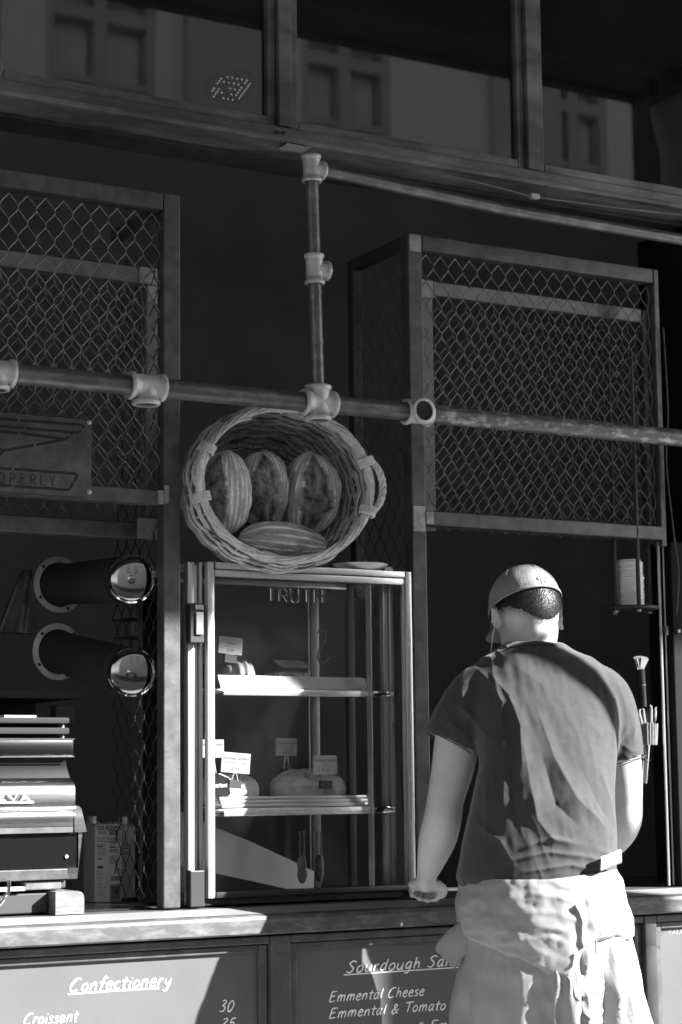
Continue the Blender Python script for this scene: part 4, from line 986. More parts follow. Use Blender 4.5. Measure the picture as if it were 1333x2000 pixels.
# back shelf and dim objects
q = at(40, 1358, 1.1); bs = thing('back_shelf', (q.x - .2, 1.1, q.z - .02), 'dim steel shelf edge at the back behind the coffee machine', 'shelf')
MB().box((q.x - 1.4, 1.1, q.z - .008), (at(157, 1358, 1.1).x, 1.5, q.z + .012)).build('board', 'trim', bs)
MB().box((q.x - 1.4, 1.45, 1.0), (at(157, 1358, 1.1).x, 1.49, q.z - .01)).build('panel', 'rubber', bs)
q = at(128, 1396, 1.0); tag(MB().bbox(q - Vector((.03, 0, .027)), q + Vector((.03, .05, .027)), .004).build('small_box', 'trim', org=q), 'small dim box on the wall behind the machine top', 'box')
q = at(52, 1165, 1.2); th = thing('hanging_cloth', q - Vector((0, 0, .12)), 'pale folded cloth hanging dimly in the back left', 'cloth')
rings = []
for j in range(9):
    t = j / 8; w = .012 + .05 * t ** .8
    rings.append([q + Vector((-.03 * t, 0, .08 - .19 * t)) + Vector((math.cos(a) * w, math.sin(a) * .02 + .006 * math.sin(a * 5 + t), 0)) for a in [2 * PI * i / 24 for i in range(24)]])
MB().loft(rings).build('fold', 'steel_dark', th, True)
for (px, py, w, h, lab) in ((277, 1190, .02, .03, 'small pale cup on a dim shelf behind the side mesh, left one'), (300, 1190, .018, .026, 'small pale cup on a dim shelf behind the side mesh, right one'), (262, 1228, .012, .02, 'tiny pale cup on the lower dim shelf behind the side mesh, left one'), (288, 1228, .014, .022, 'tiny pale cup on the lower dim shelf behind the side mesh, middle one'), (308, 1230, .015, .022, 'tiny pale cup on the lower dim shelf behind the side mesh, right one')):
    q = at(px, py, 1.0); tag(MB().lathe([(w * .7, -h), (w, h), (w * .9, h), (w * .6, -h * .8)], q, (0, 0, 1), 16).build('cup', 'steel_raw', None, True, org=q), lab, 'cup')
q = at(268, 1206, 1.0); q2 = at(318, 1243, 1.0)
cs = thing('cup_rack', (q.x, 1.0, 1.5), 'dim double shelf for cups behind the side mesh', 'shelf')
MB().box((q.x - .03, .97, q.z - .004), (q2.x + .03, 1.12, q.z)).build('board', 'trim', cs); MB().box((q.x - .03, .97, q2.z - .004), (q2.x + .03, 1.12, q2.z)).build('board', 'trim', cs)

# ---------------------------------------------------------------- coffee machine
MY = .03
def mz(py, Y=MY): return az(70, py, Y)
def mx(px, Y=MY): return ax(px, 1550, Y)
XL = 1.02
cm = thing('espresso_machine', (1.5, .2, .957), 'polished steel espresso machine with raised name letters standing on timber blocks', 'espresso machine')
MB().bbox((XL, MY, mz(1413)), (mx(136), .48, mz(1401)), .004).build('cup_rail', 'hole', cm, True)
MB().bbox((XL, MY, mz(1434)), (mx(136), .48, mz(1421)), .004).build('cup_rail', 'hole', cm, True)
MB().bbox((mx(28), .1, mz(1400)), (mx(92), .2, mz(1395)), .001).build('grille', 'galv', cm)
for px in (128,): MB().tube([(mx(px), MY + .02, mz(1480)), (mx(px), MY + .02, mz(1402))], .004, 8).build('rail_post', 'galv', cm)
MB().box((XL, MY + .04, mz(1443)), (mx(128), .46, mz(1402))).build('cup_tray_core', 'near_black', cm)
MB().bbox((XL, MY - .01, mz(1478)), (mx(141.5), .50, mz(1443)), .005).build('top_casing', 'lacquer', cm, True, sharp=35)
MB().bbox((XL, MY - .0135, mz(1444.5)), (mx(142), MY - .0105, mz(1441.5)), .001).build('edge_trim', 'mirror', cm)
MB().bbox((XL, MY - .0135, mz(1479)), (mx(142), MY - .0105, mz(1476.5)), .001).build('edge_trim', 'mirror', cm)
# sloped shoulder then the polished band
def extr(name, prof, xa, xb, m, xb2=None, smooth=True, sharp=35):
    n = len(prof); mb = MB(); vs = [(xa, y, z) for y, z in prof] + [((xb if xb2 is None else xb + (xb2 - xb) * i / (n - 1)), y, z) for i, (y, z) in enumerate(prof)]
    vs += [(xa, y + .25, z) for y, z in prof] + [((xb if xb2 is None else xb + (xb2 - xb) * i / (n - 1)), y + .25, z) for i, (y, z) in enumerate(prof)]
    fs = []
    for i in range(n - 1): fs += [(i, i + 1, n + i + 1, n + i), (2 * n + i, 2 * n + i + 1, 3 * n + i + 1, 3 * n + i), (n + i, n + i + 1, 3 * n + i + 1, 3 * n + i), (i, i + 1, 2 * n + i + 1, 2 * n + i)]
    fs += [(0, n, 3 * n, 2 * n), (n - 1, 2 * n - 1, 4 * n - 1, 3 * n - 1)]
    return mb.add(vs, fs).build(name, m, cm, smooth, sharp=sharp)
extr('upper_panel', [(MY + .012, mz(1479.5)), (MY + .012, mz(1500)), (MY + .004, mz(1520))], XL, mx(131.5), 'lacquer', mx(138))
zc0, zc1 = mz(1615), mz(1521)
prof = []
for i in range(15):
    t = i / 14; prof.append((MY - .012 - .010 * math.sin(PI * min(1, t * 1.15)) + (.014 * max(0, (.12 - t) / .12)), zc1 + (zc0 - zc1) * t))
extr('name_band', prof, XL, mx(141), 'band', mx(140), sharp=60)
for k, (ya, yb) in enumerate(((1578, 1583), (1591, 1594))):
    MB().bbox((XL, MY - .0265, mz(yb)), (mx(140.5), MY - .018, mz(ya)), .0015).build('raised_rib', 'band', cm, True)
extr('lower_strip', [(MY - .016, mz(1616)), (MY - .014, mz(1627))], XL, mx(139), 'steel_raw')
# side wing
m = MB(); w = [(mx(141.5), mz(1572)), (mx(153), mz(1577)), (mx(156), mz(1582)), (mx(166), mz(1624)), (mx(166.5), mz(1627)), (mx(143), mz(1627))]
n = len(w); m.add([(x, MY - .012, z) for x, z in w] + [(x, MY + .3, z) for x, z in w], [tuple(range(n)), tuple(range(n, 2 * n))] + [(i, (i + 1) % n, n + (i + 1) % n, n + i) for i in range(n)]); m.build('side_wing', 'band', cm)
MB().bbox((XL, MY + .0, mz(1697)), (mx(152), .44, mz(1628)), .003).build('body', 'lacquer', cm)
m = MB(); w = [(mx(153), mz(1628)), (mx(161), mz(1628)), (mx(151), mz(1719)), (mx(132), mz(1719)), (mx(134), mz(1697)), (mx(153), mz(1697))]
n = len(w); m.add([(x, MY - .004, z) for x, z in w] + [(x, MY + .3, z) for x, z in w], [tuple(range(n)), tuple(range(n, 2 * n))] + [(i, (i + 1) % n, n + (i + 1) % n, n + i) for i in range(n)]); m.build('side_foot', 'band', cm)
MB().bbox((XL, MY - .01, mz(1719)), (mx(131), .40, mz(1698)), .002).build('drip_tray', 'steel_dark', cm)
q = at(130, 1673, MY - .001); MB().lathe([(.0045, 0), (.004, .003), (.001, .004)], q, (0, -1, 0), 14).build('screw', 'galv', cm, True)
# raised name letters, cut by the frame on the left
p = at(-20, 1563, MY - .026); q = at(74, 1563, MY - .026)
lm = write('EVA', (at(7, 0, MY).x, MY - .027, mz(1563)), .0088, .0024, font=B, slant=-.1, width=(mx(73) - mx(7)), smooth=False, gap=.25, flat=.9)
lm.build('name_letters', 'galv', cm, True)
MB().bbox((XL, MY - .029, mz(1568.5)), (mx(58), MY - .022, mz(1564.5)), .001).build('name_bar', 'lids', cm)
# white boxes and timber under the machine
def bx(name, a, b, m, lab, cat, r=.003, group=None):
    c = ((a[0] + b[0]) / 2, (a[1] + b[1]) / 2, a[2]); return tag(MB().bbox(a, b, r).build(name, m, org=c), lab, cat, group)
zw = mz(1741, -.01)
bx('plastic_tub', (mx(52), MY + .0, zw + .0005), (mx(122), .25, mz(1721)), 'steel_raw', 'pale rectangular tub under the front of the espresso machine', 'tub')
bx('plastic_tub', (mx(123), MY + .05, zw + .0005), (mx(146), .30, mz(1722)), 'steel_dark', 'darker tub end at the right under the espresso machine', 'tub')
bx('folded_paper', (XL, MY - .015, zw + .0005), (mx(48), .2, mz(1731)), 'lids', 'white folded paper at the far left under the espresso machine', 'paper')
m = MB(); xa, xb = ax(109, 1760, -.01), ax(165, 1760, -.01); za = .9535; zc = az(130, 1741, -.01); rr = .016
pr = [(xa, za), (xb, za), (xb, zc - rr)] + [(xb - rr + rr * math.cos(a), zc - rr + rr * math.sin(a)) for a in (.5, 1.0)] + [(xb - rr, zc), (xa, zc)]
n = len(pr); m.add([(x, -.01, z) for x, z in pr] + [(x, .36, z) for x, z in pr], [tuple(range(n)), tuple(range(n, 2 * n))] + [(i, (i + 1) % n, n + (i + 1) % n, n + i) for i in range(n)])
tag(m.build('timber_block', 'wood', org=(xa, 0, za)), 'pale timber block with rounded corner showing end grain by the ledge', 'timber block')
bx('timber_beam', (XL, .03, .957), (xa - .002, .10, zc - .004), 'wood_dark', 'black timber beam supporting the espresso machine', 'beam')
pts = [at(-30, 1790, -.03), at(0, 1766, -.03), at(10, 1752, -.03), at(17, 1742, -.02), at(18, 1722, .0)]
tag(MB().tube(smoothpath(pts, 6), .0045, 12).build('steam_pipe', 'mirror', None, True), 'thin curved polished steam pipe at the lower left corner', 'pipe')

# ---------------------------------------------------------------- cartons
def carton(base, w, d, h, yaw, m, label, slope=True, cap=True, capx=0.0, mcap='cap_white'):
    base = Vector(base); th = thing('milk_carton', base, label, 'carton')
    e = Vector((math.cos(yaw), math.sin(yaw), 0)); g = Vector((-math.sin(yaw), math.cos(yaw), 0)); z = Vector((0, 0, 1))
    P = lambda a, b, c: base + e * a + g * b + z * c
    m_ = MB(); vs = [P(0, 0, 0), P(w, 0, 0), P(w, d, 0), P(0, d, 0), P(0, 0, h * (.93 if slope else 1)), P(w, 0, h * (.93 if slope else 1)), P(w, d, h), P(0, d, h)]
    m_.add(vs, [(0, 3, 2, 1), (4, 5, 6, 7), (0, 1, 5, 4), (1, 2, 6, 5), (2, 3, 7, 6), (3, 0, 4, 7)]); b = m_.build('box', m, th)
    bm = bmesh.new(); bm.from_mesh(b.data); bmesh.ops.bevel(bm, geom=bm.edges[:], offset=.0018, segments=2, affect='EDGES'); bm.to_mesh(b.data); bm.free()
    if cap:
        cp = P(w * (.5 + capx), d * .45, h * .96); MB().lathe([(.012, 0), (.012, .018), (.0112, .0195)], cp, (0, 0, 1), 20).build('screw_cap', mcap, th, True)
    return th, P, e
base = on_z(186, 1763, .957); wq = (at(240, 1760, base.y) - at(187, 1762, base.y)).x
hh = az(210, 1610, base.y) - .957
th, P, e = carton(base, wq, .075, hh, 0.0, 'carton', 'upright carton with THE BORING SIDE printed on its face', False, False)
t_ = lambda s_, u, v, sz, m='ink', w=None, al='CENTER', b=0: print_text(s_, P(wq * u, 0, hh * v), sz, m, th, dirx=e, dirz=(0, 0, 1), width=w, align=al, bold=b)
t_('THE BORING', .5, .93, .014, 'ink', wq * .9, b=.035); t_('SIDE', .67, .865, .017, 'ink', wq * .36, b=.04); t_('(BUT VERY', .27, .893, .007, 'ink', wq * .32); t_('IMPORTANT)', .27, .870, .007, 'ink', wq * .34)
random.seed(21)
def line(u0, u1, v, t=.0009, m='ink2'):
    a = P(wq * u0, 0, hh * v); b = P(wq * u1, 0, hh * v); c = (a + b) / 2 + Vector((0, -.0003, 0)); MB().obox(c, (b - a) / 2, (0, .0002, 0), (0, 0, t / 2)).build('print_line', m, th)
for k in range(4): line(.06, .94 - .15 * (k == 3), .835 - k * .019)
for k in range(9): line(.06, random.uniform(.36, .44), .745 - k * .0165 - (.02 if k > 1 else 0))
for k in range(6): line(.52, random.uniform(.7, .93), .745 - k * .022)
for k in range(7): line(.52, random.uniform(.75, .9), .59 - k * .016)
for k in range(14): line(.06, random.uniform(.2, .42), .40 - k * .0235)
for (u0, u1, v) in ((.52, .67, .765), (.52, .75, .70), (.52, .8, .66), (.06, .28, .715), (.06, .26, .558)): line(u0, u1, v, .0026, 'ink')
line(.08, .28, .452, .0065, 'ink')
c = P(wq * .755, -.0004, hh * .115); MB().obox(c, e * wq * .21, (0, .0002, 0), (0, 0, hh * .11)).build('barcode_label', 'white', th)
for k in range(11):
    line(.60, .90, .045 + k * .0145, random.choice((.0012, .0008, .0018)), 'ink')
    th.children[-1].location.y -= .0006
c = P(wq * .77, -.0004, hh * .30); MB().obox(c, e * wq * .2, (0, .0002, 0), (0, 0, hh * .03)).build('recycling_label', 'white', th)
c = P(wq * .90, -.0008, hh * .385); MB().tube([c + Vector((math.cos(a), 0, math.sin(a))) * .0052 for a in [2 * PI * i / 20 for i in range(20)]], .0009, 6, closed=True).build('emblem', 'ink', th)
b2 = on_z(172, 1752, .957) + Vector((0, .02, 0)); carton(b2, .07, .07, .198, .12, 'carton2', 'carton standing behind the left edge of THE BORING SIDE one', True, True, .05)
b3 = on_z(236, 1754, .957); th3, P3, e3 = carton(b3 + Vector((-.03, .005, 0)), .068, .065, .197, -.25, 'carton2', 'grey carton with white screw cap right of THE BORING SIDE one', True, True, .08)
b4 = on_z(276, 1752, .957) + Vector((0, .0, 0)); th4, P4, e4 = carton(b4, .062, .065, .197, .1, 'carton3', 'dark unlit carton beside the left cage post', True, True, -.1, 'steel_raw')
b5 = on_z(352, 1752, .957); carton(b5, .07, .07, .20, .1, 'carton2', 'carton seen in the gap between cage post and cabinet', True, False)
for (P_, e_, th_, w_) in ((P3, e3, th3, .068), (P4, e4, th4, .062)):
    g_ = Vector((e_.y, -e_.x, 0)) * .0006
    MB().obox(P_(w_ * .5, 0, .115) + g_, e_ * w_ * .33, g_ * .3, (0, 0, .0042)).build('printed_bottle', 'white' if th_ is th3 else 'trim', th_)
    MB().obox(P_(w_ * .4, 0, .152) + g_, e_ * w_ * .12, g_ * .3, (0, 0, .006)).build('printed_badge', 'white' if th_ is th3 else 'trim', th_)
    for k in range(3): MB().obox(P_(w_ * .5, 0, .138 - .005 * k) + g_, e_ * w_ * random.uniform(.2, .35), g_ * .3, (0, 0, .0008)).build('print_line', 'ink', th_)
for k in range(3): # small stacked sachet boxes left of the carton
    pass
# ================================================================ RIGHT HATCH CONTENTS
LY = .06
q = at(1232, 1188, LY)
lr = thing('lid_rack', q, 'black rod rack hanging from above, holding a stack of white lids', 'rack')
R_ = .0
rb = (ax(1280, 1190, LY) - ax(1184, 1190, LY)) / 2 * .90
MB().lathe([(rb, -.004), (rb * 1.02, 0), (rb, .004), (.001, .0045)], q, (0, 0, 1), 36).build('base_disc', 'rubber', lr, True, sharp=40)
tp = az(1230, 700, LY)
for a in (math.pi * 1.04, math.pi * 1.42, -.32 + 0, .55 * math.pi):
    x = q + Vector((math.cos(a), math.sin(a), 0)) * rb * .74
    MB().tube([x + Vector((0, 0, -.008)), x + Vector((0, 0, .14)), Vector((x.x, x.y, tp))], [.0068, .0062, .0042], 10).build('rod', 'rubber', lr, True)
    MB().lathe([(.006, 0), (.006, .005)], x + Vector((0, 0, -.014)), (0, 0, 1), 10).build('nut', 'galv', lr)
zt = az(1230, 1092, LY); z = q.z + .006; rl = .0395; random.seed(4)
nl = int((zt - z) / .0062)
lidm = MB().lathe([(rl * .93, 0), (rl, .0012), (rl, .0045), (rl * .96, .006), (rl * .9, .0066), (.001, .006)], (0, 0, 0), (0, 0, 1), 28)
first = None
for i in range(nl):
    r_ = 1.0 if i < nl * .62 else .95
    if first is None: first = lidm.build('cup_lid', 'lids', None, True, sharp=40); o = first
    else: o = first.copy(); COL.objects.link(o); ROOT[o.name] = Vector((0, 0, 0))
    k = r_ * (1.03 if i in (int(nl * .61), int(nl * .95)) else 1)
    if i == nl - 1: k = .84
    o.location = Vector((q.x + random.uniform(-.0008, .0008), q.y + random.uniform(-.001, .001), z + i * .0062)); o.scale = (k, k, 1)
    tag(o, 'white plastic lid in the stack held by the rack', 'lid', 'white cup lids stacked in the rack')
o['label'] = 'small topmost white lid on the stack in the rack'
# bowed metal cups and holders
def holder(px, py0, py1, r0, r1, Y, name, m, label, cat):
    a = at(px[0], py0, Y); b = at(px[1], py1, Y); th = thing(name, b, label, cat)
    A = (a - b); L = A.length; MB().lathe([(r1, 0), (r0, L * .97), (r0 * 1.06, L), (r0 * .9, L), (r0 * .85, L * .9)], b, A, 28, cap=False).build('tube', m, th, True, sharp=40)
    MB().lathe([(r1 + (r0 - r1) * .55 + .0012, 0), (r1 + (r0 - r1) * .55 + .0012, .004)], b + A * .55, A, 28).build('band', 'rubber', th)
    return th, a, b, A.normalized()
th, a, b, A = holder((1251, 1257), 1307, 1380, .0125, .0100, .04, 'sachet_tube', 'black_gloss', 'black tube holder on the right, filled with paper sachets', 'holder')
random.seed(8)
for i in range(11):
    d = Vector((random.uniform(-.6, .6), random.uniform(-.5, .2), 1)).normalized(); g = d.cross(Vector((random.uniform(-.4, .4), 1, 0))).normalized()
    o = tag(MB().obox(a + d * .014 + Vector((random.uniform(-.005, .005), 0, 0)), g * .0075, d.cross(g) * .0006, d * .023).build('sugar_sachet', 'paper', org=a), 'paper sugar sachet sticking out of the black tube', 'sachet', 'sugar sachets in the black tube')
th, a, b, A = holder((1262, 1258), 1450, 1530, .0135, .010, .04, 'straw_tube', 'mirror', 'polished steel tube holder carrying the thick bundle of straws', 'holder')
p0_ = at(1264, 1452, .04); zt2 = az(1262, 1413, .04)
for ring, rr, n in ((0, .0285, 23), (1, .0205, 16), (2, .012, 9)):
    for i in range(n):
        t = 2 * PI * i / n + ring; v = Vector((math.cos(t) * rr, math.sin(t) * rr, 0))
        tag(MB().tube([Vector((p0_.x, p0_.y, p0_.z - .004)) + v * .9, Vector((p0_.x, p0_.y, zt2 + random.uniform(-.002, .002))) + v * 1.05], .0036, 7).build('paper_straw', 'straws', None, True, org=p0_), 'short paper straw packed in the thick bundle', 'straw', 'short straws in the bundle')
for i, (px, py) in enumerate(((1249, 1388), (1257, 1386), (1264, 1392), (1272, 1380), (1280, 1384), (1268, 1390))):
    e2 = at(px, py, .04 + .004 * (i % 3)); s2 = Vector((p0_.x + (e2.x - p0_.x) * .7, p0_.y + .004 * (i % 3) - .004, zt2 - .01))
    o = MB().tube([s2, e2 - Vector((0, 0, .012)), e2, e2 + Vector((.005 * (-1) ** i, 0, .004))], [.0045, .0045, .0035, .002], 8).build('wrapped_straw', 'straws', None, True, org=s2)
    tag(o, 'tall paper wrapped straw standing above the bundle', 'straw', 'wrapped straws above the bundle')
th, a, b, A = holder((1180, 1182), 1302, 1360, .014, .012, .22, 'steel_tumbler', 'chrome', 'steel tumbler partly hidden behind the shoulder', 'tumbler')
# ================================================================ THE MAN
MR = Vector((.8650, -.5017, 0)); MD = Vector((.5017, .8650, 0)); M0 = Vector((2.877, -.42, 0)); MZ = Vector((0, 0, 1))
def Lc(s, d, z): return M0 + MR * s + MD * d + MZ * z
def U(px, py, d=0):  # the man's points are taken from image pixels and carried to depth d
    k = 1 + d / 4.93
    return Lc((px - 1040) / 801 * k, d, 1.25 + (1523 - .011 * (px - 1040) - py) * .001248 * k)
def ringU(px, py, d, hw, hd, n=28, e=2.3, tilt=0):
    """horizontal body section: half width hw in metres along the shoulders, half depth hd"""
    return ellipse(U(px, py, d), MR * hw + MZ * tilt, MD * hd, n, e)
def limb(mb, pts, n=20):
    """pts: (point, radius) joined by a smooth tapering tube with rounded ends"""
    P = smoothpath([Vector((*p, r)).to_3d() if False else p for p, r in pts], 6); rs = smoothpath([Vector((r, 0, 0)) for p, r in pts], 6)
    r = [max(.003, v.x) for v in rs]; mb.tube(P, r, n); 
    for p, q in ((P[0], r[0]), (P[-1], r[-1])): mb.lathe([(q * math.cos(a), q * math.sin(a)) for a in [-PI / 2 + PI * i / 8 for i in range(9)]], p, (0, 0, 1), n)
    return mb
def ball(mb, c, r, n=18, A=None):
    rr = Vector(r) if not isinstance(r, (int, float)) else Vector((r, r, r)); A = A or Matrix.Identity(3); rings = []
    for i in range(1, 12):
        t = -PI / 2 + PI * i / 12; rings.append([Vector(c) + A @ Vector((rr.x * math.cos(t) * math.cos(a), rr.y * math.cos(t) * math.sin(a), rr.z * math.sin(t))) for a in [2 * PI * k / n for k in range(n)]])
    return mb.loft(rings)
man = thing('person', Lc(0, 0, .06), 'man in charcoal t-shirt and cap seen from behind, pale jacket tied round waist', 'person')
# head frame: turned left, bowed
HY, HP = R(24), R(22)
hf = (MD * math.cos(HY) - MR * math.sin(HY)); hr = (MR * math.cos(HY) + MD * math.sin(HY))
hfwd = hf * math.cos(HP) - MZ * math.sin(HP); hup = MZ * math.cos(HP) + hf * math.sin(HP)
HA = Matrix((hr, hfwd, hup)).transposed(); HC = U(1034, 1196, .12)
def H(x, y, z): return HC + HA @ Vector((x, y, z))
b = MB()
ball(b, H(0, -.005, .0), (.077, .096, .100), 28, HA)
ball(b, H(0, .028, -.052), (.062, .066, .072), 24, HA)         # jaw
ball(b, H(0, .062, -.105), (.028, .026, .020), 16, HA)         # chin
ball(b, H(0, .094, -.030), (.012, .020, .024), 14, HA); ball(b, H(0, .103, -.042), (.014, .013, .010), 14, HA)   # nose
ball(b, H(0, .086, .012), (.050, .014, .012), 14, HA)          # brow
ball(b, H(0, .082, -.074), (.024, .012, .007), 14, HA); ball(b, H(0, .080, -.084), (.021, .012, .007), 14, HA)   # lips
for s_ in (-1, 1):
    e = H(s_ * .083, -.004, -.022); o_ = (HA @ Vector((s_, -.22 if s_ < 0 else -.5, 0))).normalized(); up_ = hup; si = up_.cross(o_)
    EA = Matrix((si, o_, up_)).transposed()
    rings = []
    for k, (r_, q_2) in enumerate(((.5, -.008), (.9, .004), (1.0, .013), (.97, .017), (.75, .014), (.45, .009))):
        rings.append([e + EA @ Vector((math.cos(a) * .0165 * r_ * (1 - .15 * math.sin(a)) * -1, q_2 + .003 * math.sin(a), math.sin(a) * .031 * r_ - .002)) for a in [2 * PI * i / 20 for i in range(20)]])
    b.loft(rings)
limb(b, [(H(0, -.032, -.035), .056), (H(0, -.030, -.075), .052), (U(1040, 1262, .085), .055), (U(1045, 1290, .075), .070)], 24)
# torso (under the shirt)
TR = [(1045, 1268, .085, .075, .062), (1046, 1292, .08, .130, .080), (1056, 1322, .07, .165, .092), (1062, 1370, .047, .172, .100), (1062, 1430, .01, .160, .105), (1060, 1490, -.038, .146, .105), (1052, 1560, -.088, .145, .100), (1042, 1640, -.113, .150, .098), (1036, 1720, -.125, .160, .103), (1040, 1800, -.125, .165, .108), (1040, 1870, -.12, .16, .108)]
b.loft([ringU(*t) for t in TR])
# arms
AL = [(U(934, 1358, .06), .050), (U(898, 1420, .05), .056), (U(880, 1500, .04), .052), (U(864, 1562, .03), .045), (U(858, 1598, .03), .0465), (U(849, 1636, .05), .046), (U(839, 1674, .08), .036), (U(832, 1704, .11), .0255), (U(831, 1720, .12), .024)]
limb(b, AL, 24)
AR = [(U(1172, 1358, .06), .050), (U(1196, 1420, .06), .054), (U(1210, 1500, .065), .049), (U(1214, 1560, .075), .044), (U(1211, 1602, .095), .045), (U(1196, 1636, .17), .041), (U(1165, 1672, .26), .030), (U(1140, 1700, .32), .024), (U(1130, 1707, .345), .023)]
limb(b, AR, 24)
def hand(w, fwd, side, up, sgn):
    """palm, four fingers of different lengths curled down over the ledge, thumb from the side; side points to the thumb"""
    fwd, side, up = fwd.normalized(), side.normalized(), up.normalized()
    rings = []
    for t, hw, ht in ((-.01, .022, .019), (.015, .028, .019), (.04, .038, .018), (.065, .042, .016), (.082, .040, .013)):
        rings.append(ellipse(w + fwd * t, side * hw, up * ht, 20, 2.4))
    b.loft(rings)
    for i, (o, L) in enumerate(((.030, 1.0), (.010, 1.1), (-.010, 1.03), (-.029, .82))):
        k = w + fwd * (.080 - .004 * abs(i - 1)) + side * o
        p = [k - fwd * .02, k, k + fwd * .030 * L + up * -.008 * L, k + fwd * .036 * L - up * .028 * L, k + fwd * .014 * L - up * .034 * L]
        b.tube(smoothpath(p, 4), [.0092] * 5 + [.0088] * 4 + [.0082] * 4 + [.0074] * 4, 12); ball(b, p[-1], .0074, 12); ball(b, k + up * .002, .0098, 12)
    p = [w + fwd * .015 + side * .015, w + fwd * .03 + side * .040 - up * .006, w + fwd * .058 + side * .050 - up * .014, w + fwd * .082 + side * .046 - up * .022]
    b.tube(smoothpath(p, 4), [.014] * 4 + [.0125] * 4 + [.0105] * 4 + [.009], 12); ball(b, p[-1], .009, 12)
hand(U(829, 1716, .12), MD * .96 - MZ * .22 - MR * .02, MR * .95 + MD * .15 - MZ * .1, MZ * .7 + MD * .6, 1)
hand(U(1128, 1708, .35), MD * .9 - MR * .3 - MZ * .25, -MR * .9 - MD * .3, MZ * .96 + MD * .25, -1)
# legs down to the shoes
for s_ in (-1, 1):
    limb(b, [(Lc(s_ * .085, -.12, .92), .085), (Lc(s_ * .09, -.10, .72), .076), (Lc(s_ * .095, .01, .52), .058), (Lc(s_ * .10, -.01, .36), .055), (Lc(s_ * .105, -.02, .15), .038)], 20)
body = b.build('body', 'skin', man, True); baked(body, [('REMESH', dict(mode='VOXEL', voxel_size=.0048)), ('SMOOTH', dict(factor=.5, iterations=7))])
# face details
for s_ in (-1, 1):
    ball_ = MB(); ball(ball_, H(s_ * .031, .078, -.012), .0125, 14); ball_.build('eye', 'lids', man, True)
# legs: trousers and shoes
for s_ in (-1, 1):
    t = MB(); t.tube(smoothpath([Lc(s_ * .085, -.12, .95), Lc(s_ * .09, -.12, .7), Lc(s_ * .10, -.07, .45), Lc(s_ * .105, -.01, .20), Lc(s_ * .107, -.012, .13)], 5), [.092] * 6 + [.086] * 5 + [.08] * 5 + [.075] * 5, 24)
    t.build('trouser_leg', 'trousers', man, True)
    c = Lc(s_ * .107, .04, .06); sh = MB(); rings = []
    for u, hw, h in ((-.11, .028, .05), (-.09, .036, .085), (-.03, .037, .09), (.03, .042, .065), (.09, .046, .045), (.14, .036, .032), (.155, .018, .02)):
        rings.append([c + MD * u + MR * math.cos(a) * hw + MZ * max(0, h * .5 + math.sin(a) * h * .5) for a in [2 * PI * i / 20 for i in range(20)]])
    sh.loft(rings).build('shoe', 'shoe', man, True)

# ---- t-shirt
FOLDS = [  # polyline in image pixels on the back, height in mm, width in image pixels
 ([(922, 1300), (955, 1335), (972, 1375), (965, 1420)], 7, 9), ([(950, 1312), (985, 1360), (1003, 1420), (1000, 1490), (985, 1540)], 8, 13),
 ([(1005, 1440), (1012, 1530), (1022, 1600), (1050, 1640), (1092, 1650)], 9, 15), ([(1035, 1380), (1062, 1480), (1098, 1560), (1140, 1600), (1170, 1640)], 9, 14),
 ([(985, 1480), (975, 1560), (985, 1620)], -8, 16), ([(1040, 1480), (1060, 1570), (1100, 1610)], -9, 14), ([(1100, 1480), (1140, 1560), (1165, 1600)], -5, 14),
 ([(985, 1655), (1045, 1636), (1105, 1648)], 7, 6), ([(960, 1678), (1040, 1662), (1120, 1672), (1165, 1690)], 7, 6), ([(990, 1700), (1080, 1686), (1165, 1702)], 8, 6), ([(1130, 1655), (1165, 1668), (1182, 1680)], 6, 7),
 ([(1150, 1312), (1190, 1370), (1205, 1430)], 5, 8), ([(1222, 1420), (1200, 1450), (1192, 1490)], 5, 6), ([(1170, 1330), (1188, 1400), (1184, 1480), (1178, 1560), (1180, 1640)], 5, 7),
 ([(1150, 1500), (1168, 1560), (1176, 1620)], 5, 8), ([(898, 1340), (900, 1385), (935, 1420)], 5, 8), ([(880, 1370), (915, 1400), (945, 1445)], 5, 8), ([(850, 1400), (890, 1425), (925, 1460)], 4, 8),
 ([(940, 1480), (930, 1560), (925, 1640)], 5, 10), ([(905, 1600), (950, 1640), (975, 1690)], 5, 8), ([(1000, 1300), (1050, 1340), (1085, 1420)], 3, 20), ([(1235, 1410), (1228, 1450)], 4, 6), ([(1205, 1455), (1225, 1470), (1245, 1470)], 3, 5)]
def fold_disp(folds, p):
    """height of the cloth at local position p from the fold lines (only on the side of the back)"""
    rel = p - M0; s = rel.dot(MR); d = rel.dot(MD); z = p.z; k = 1 + d / 4.93
    px = 1040 + s * 801 / k; py = 1523 - (z - 1.25) / .001248 / k; h = 0
    for pl, amp, w in folds:
        best = 1e9; bu_ = 0; ns = len(pl) - 1
        for si_, ((x0, y0), (x1, y1)) in enumerate(zip(pl[:-1], pl[1:])):
            dx, dy = x1 - x0, y1 - y0; L = dx * dx + dy * dy; t = max(0, min(1, ((px - x0) * dx + (py - y0) * dy) / L)); e = (px - x0 - t * dx) ** 2 + (py - y0 - t * dy) ** 2
            if e < best: best = e; bu_ = (si_ + t) / ns
        if best < 9 * w * w: h += amp * .001 * (.6 * math.exp(-best / (w * w)) + .4 * math.exp(-2.6 * math.sqrt(best) / w)) * (.15 + .85 * math.sin(PI * bu_) ** .7)
    return h
t = MB()
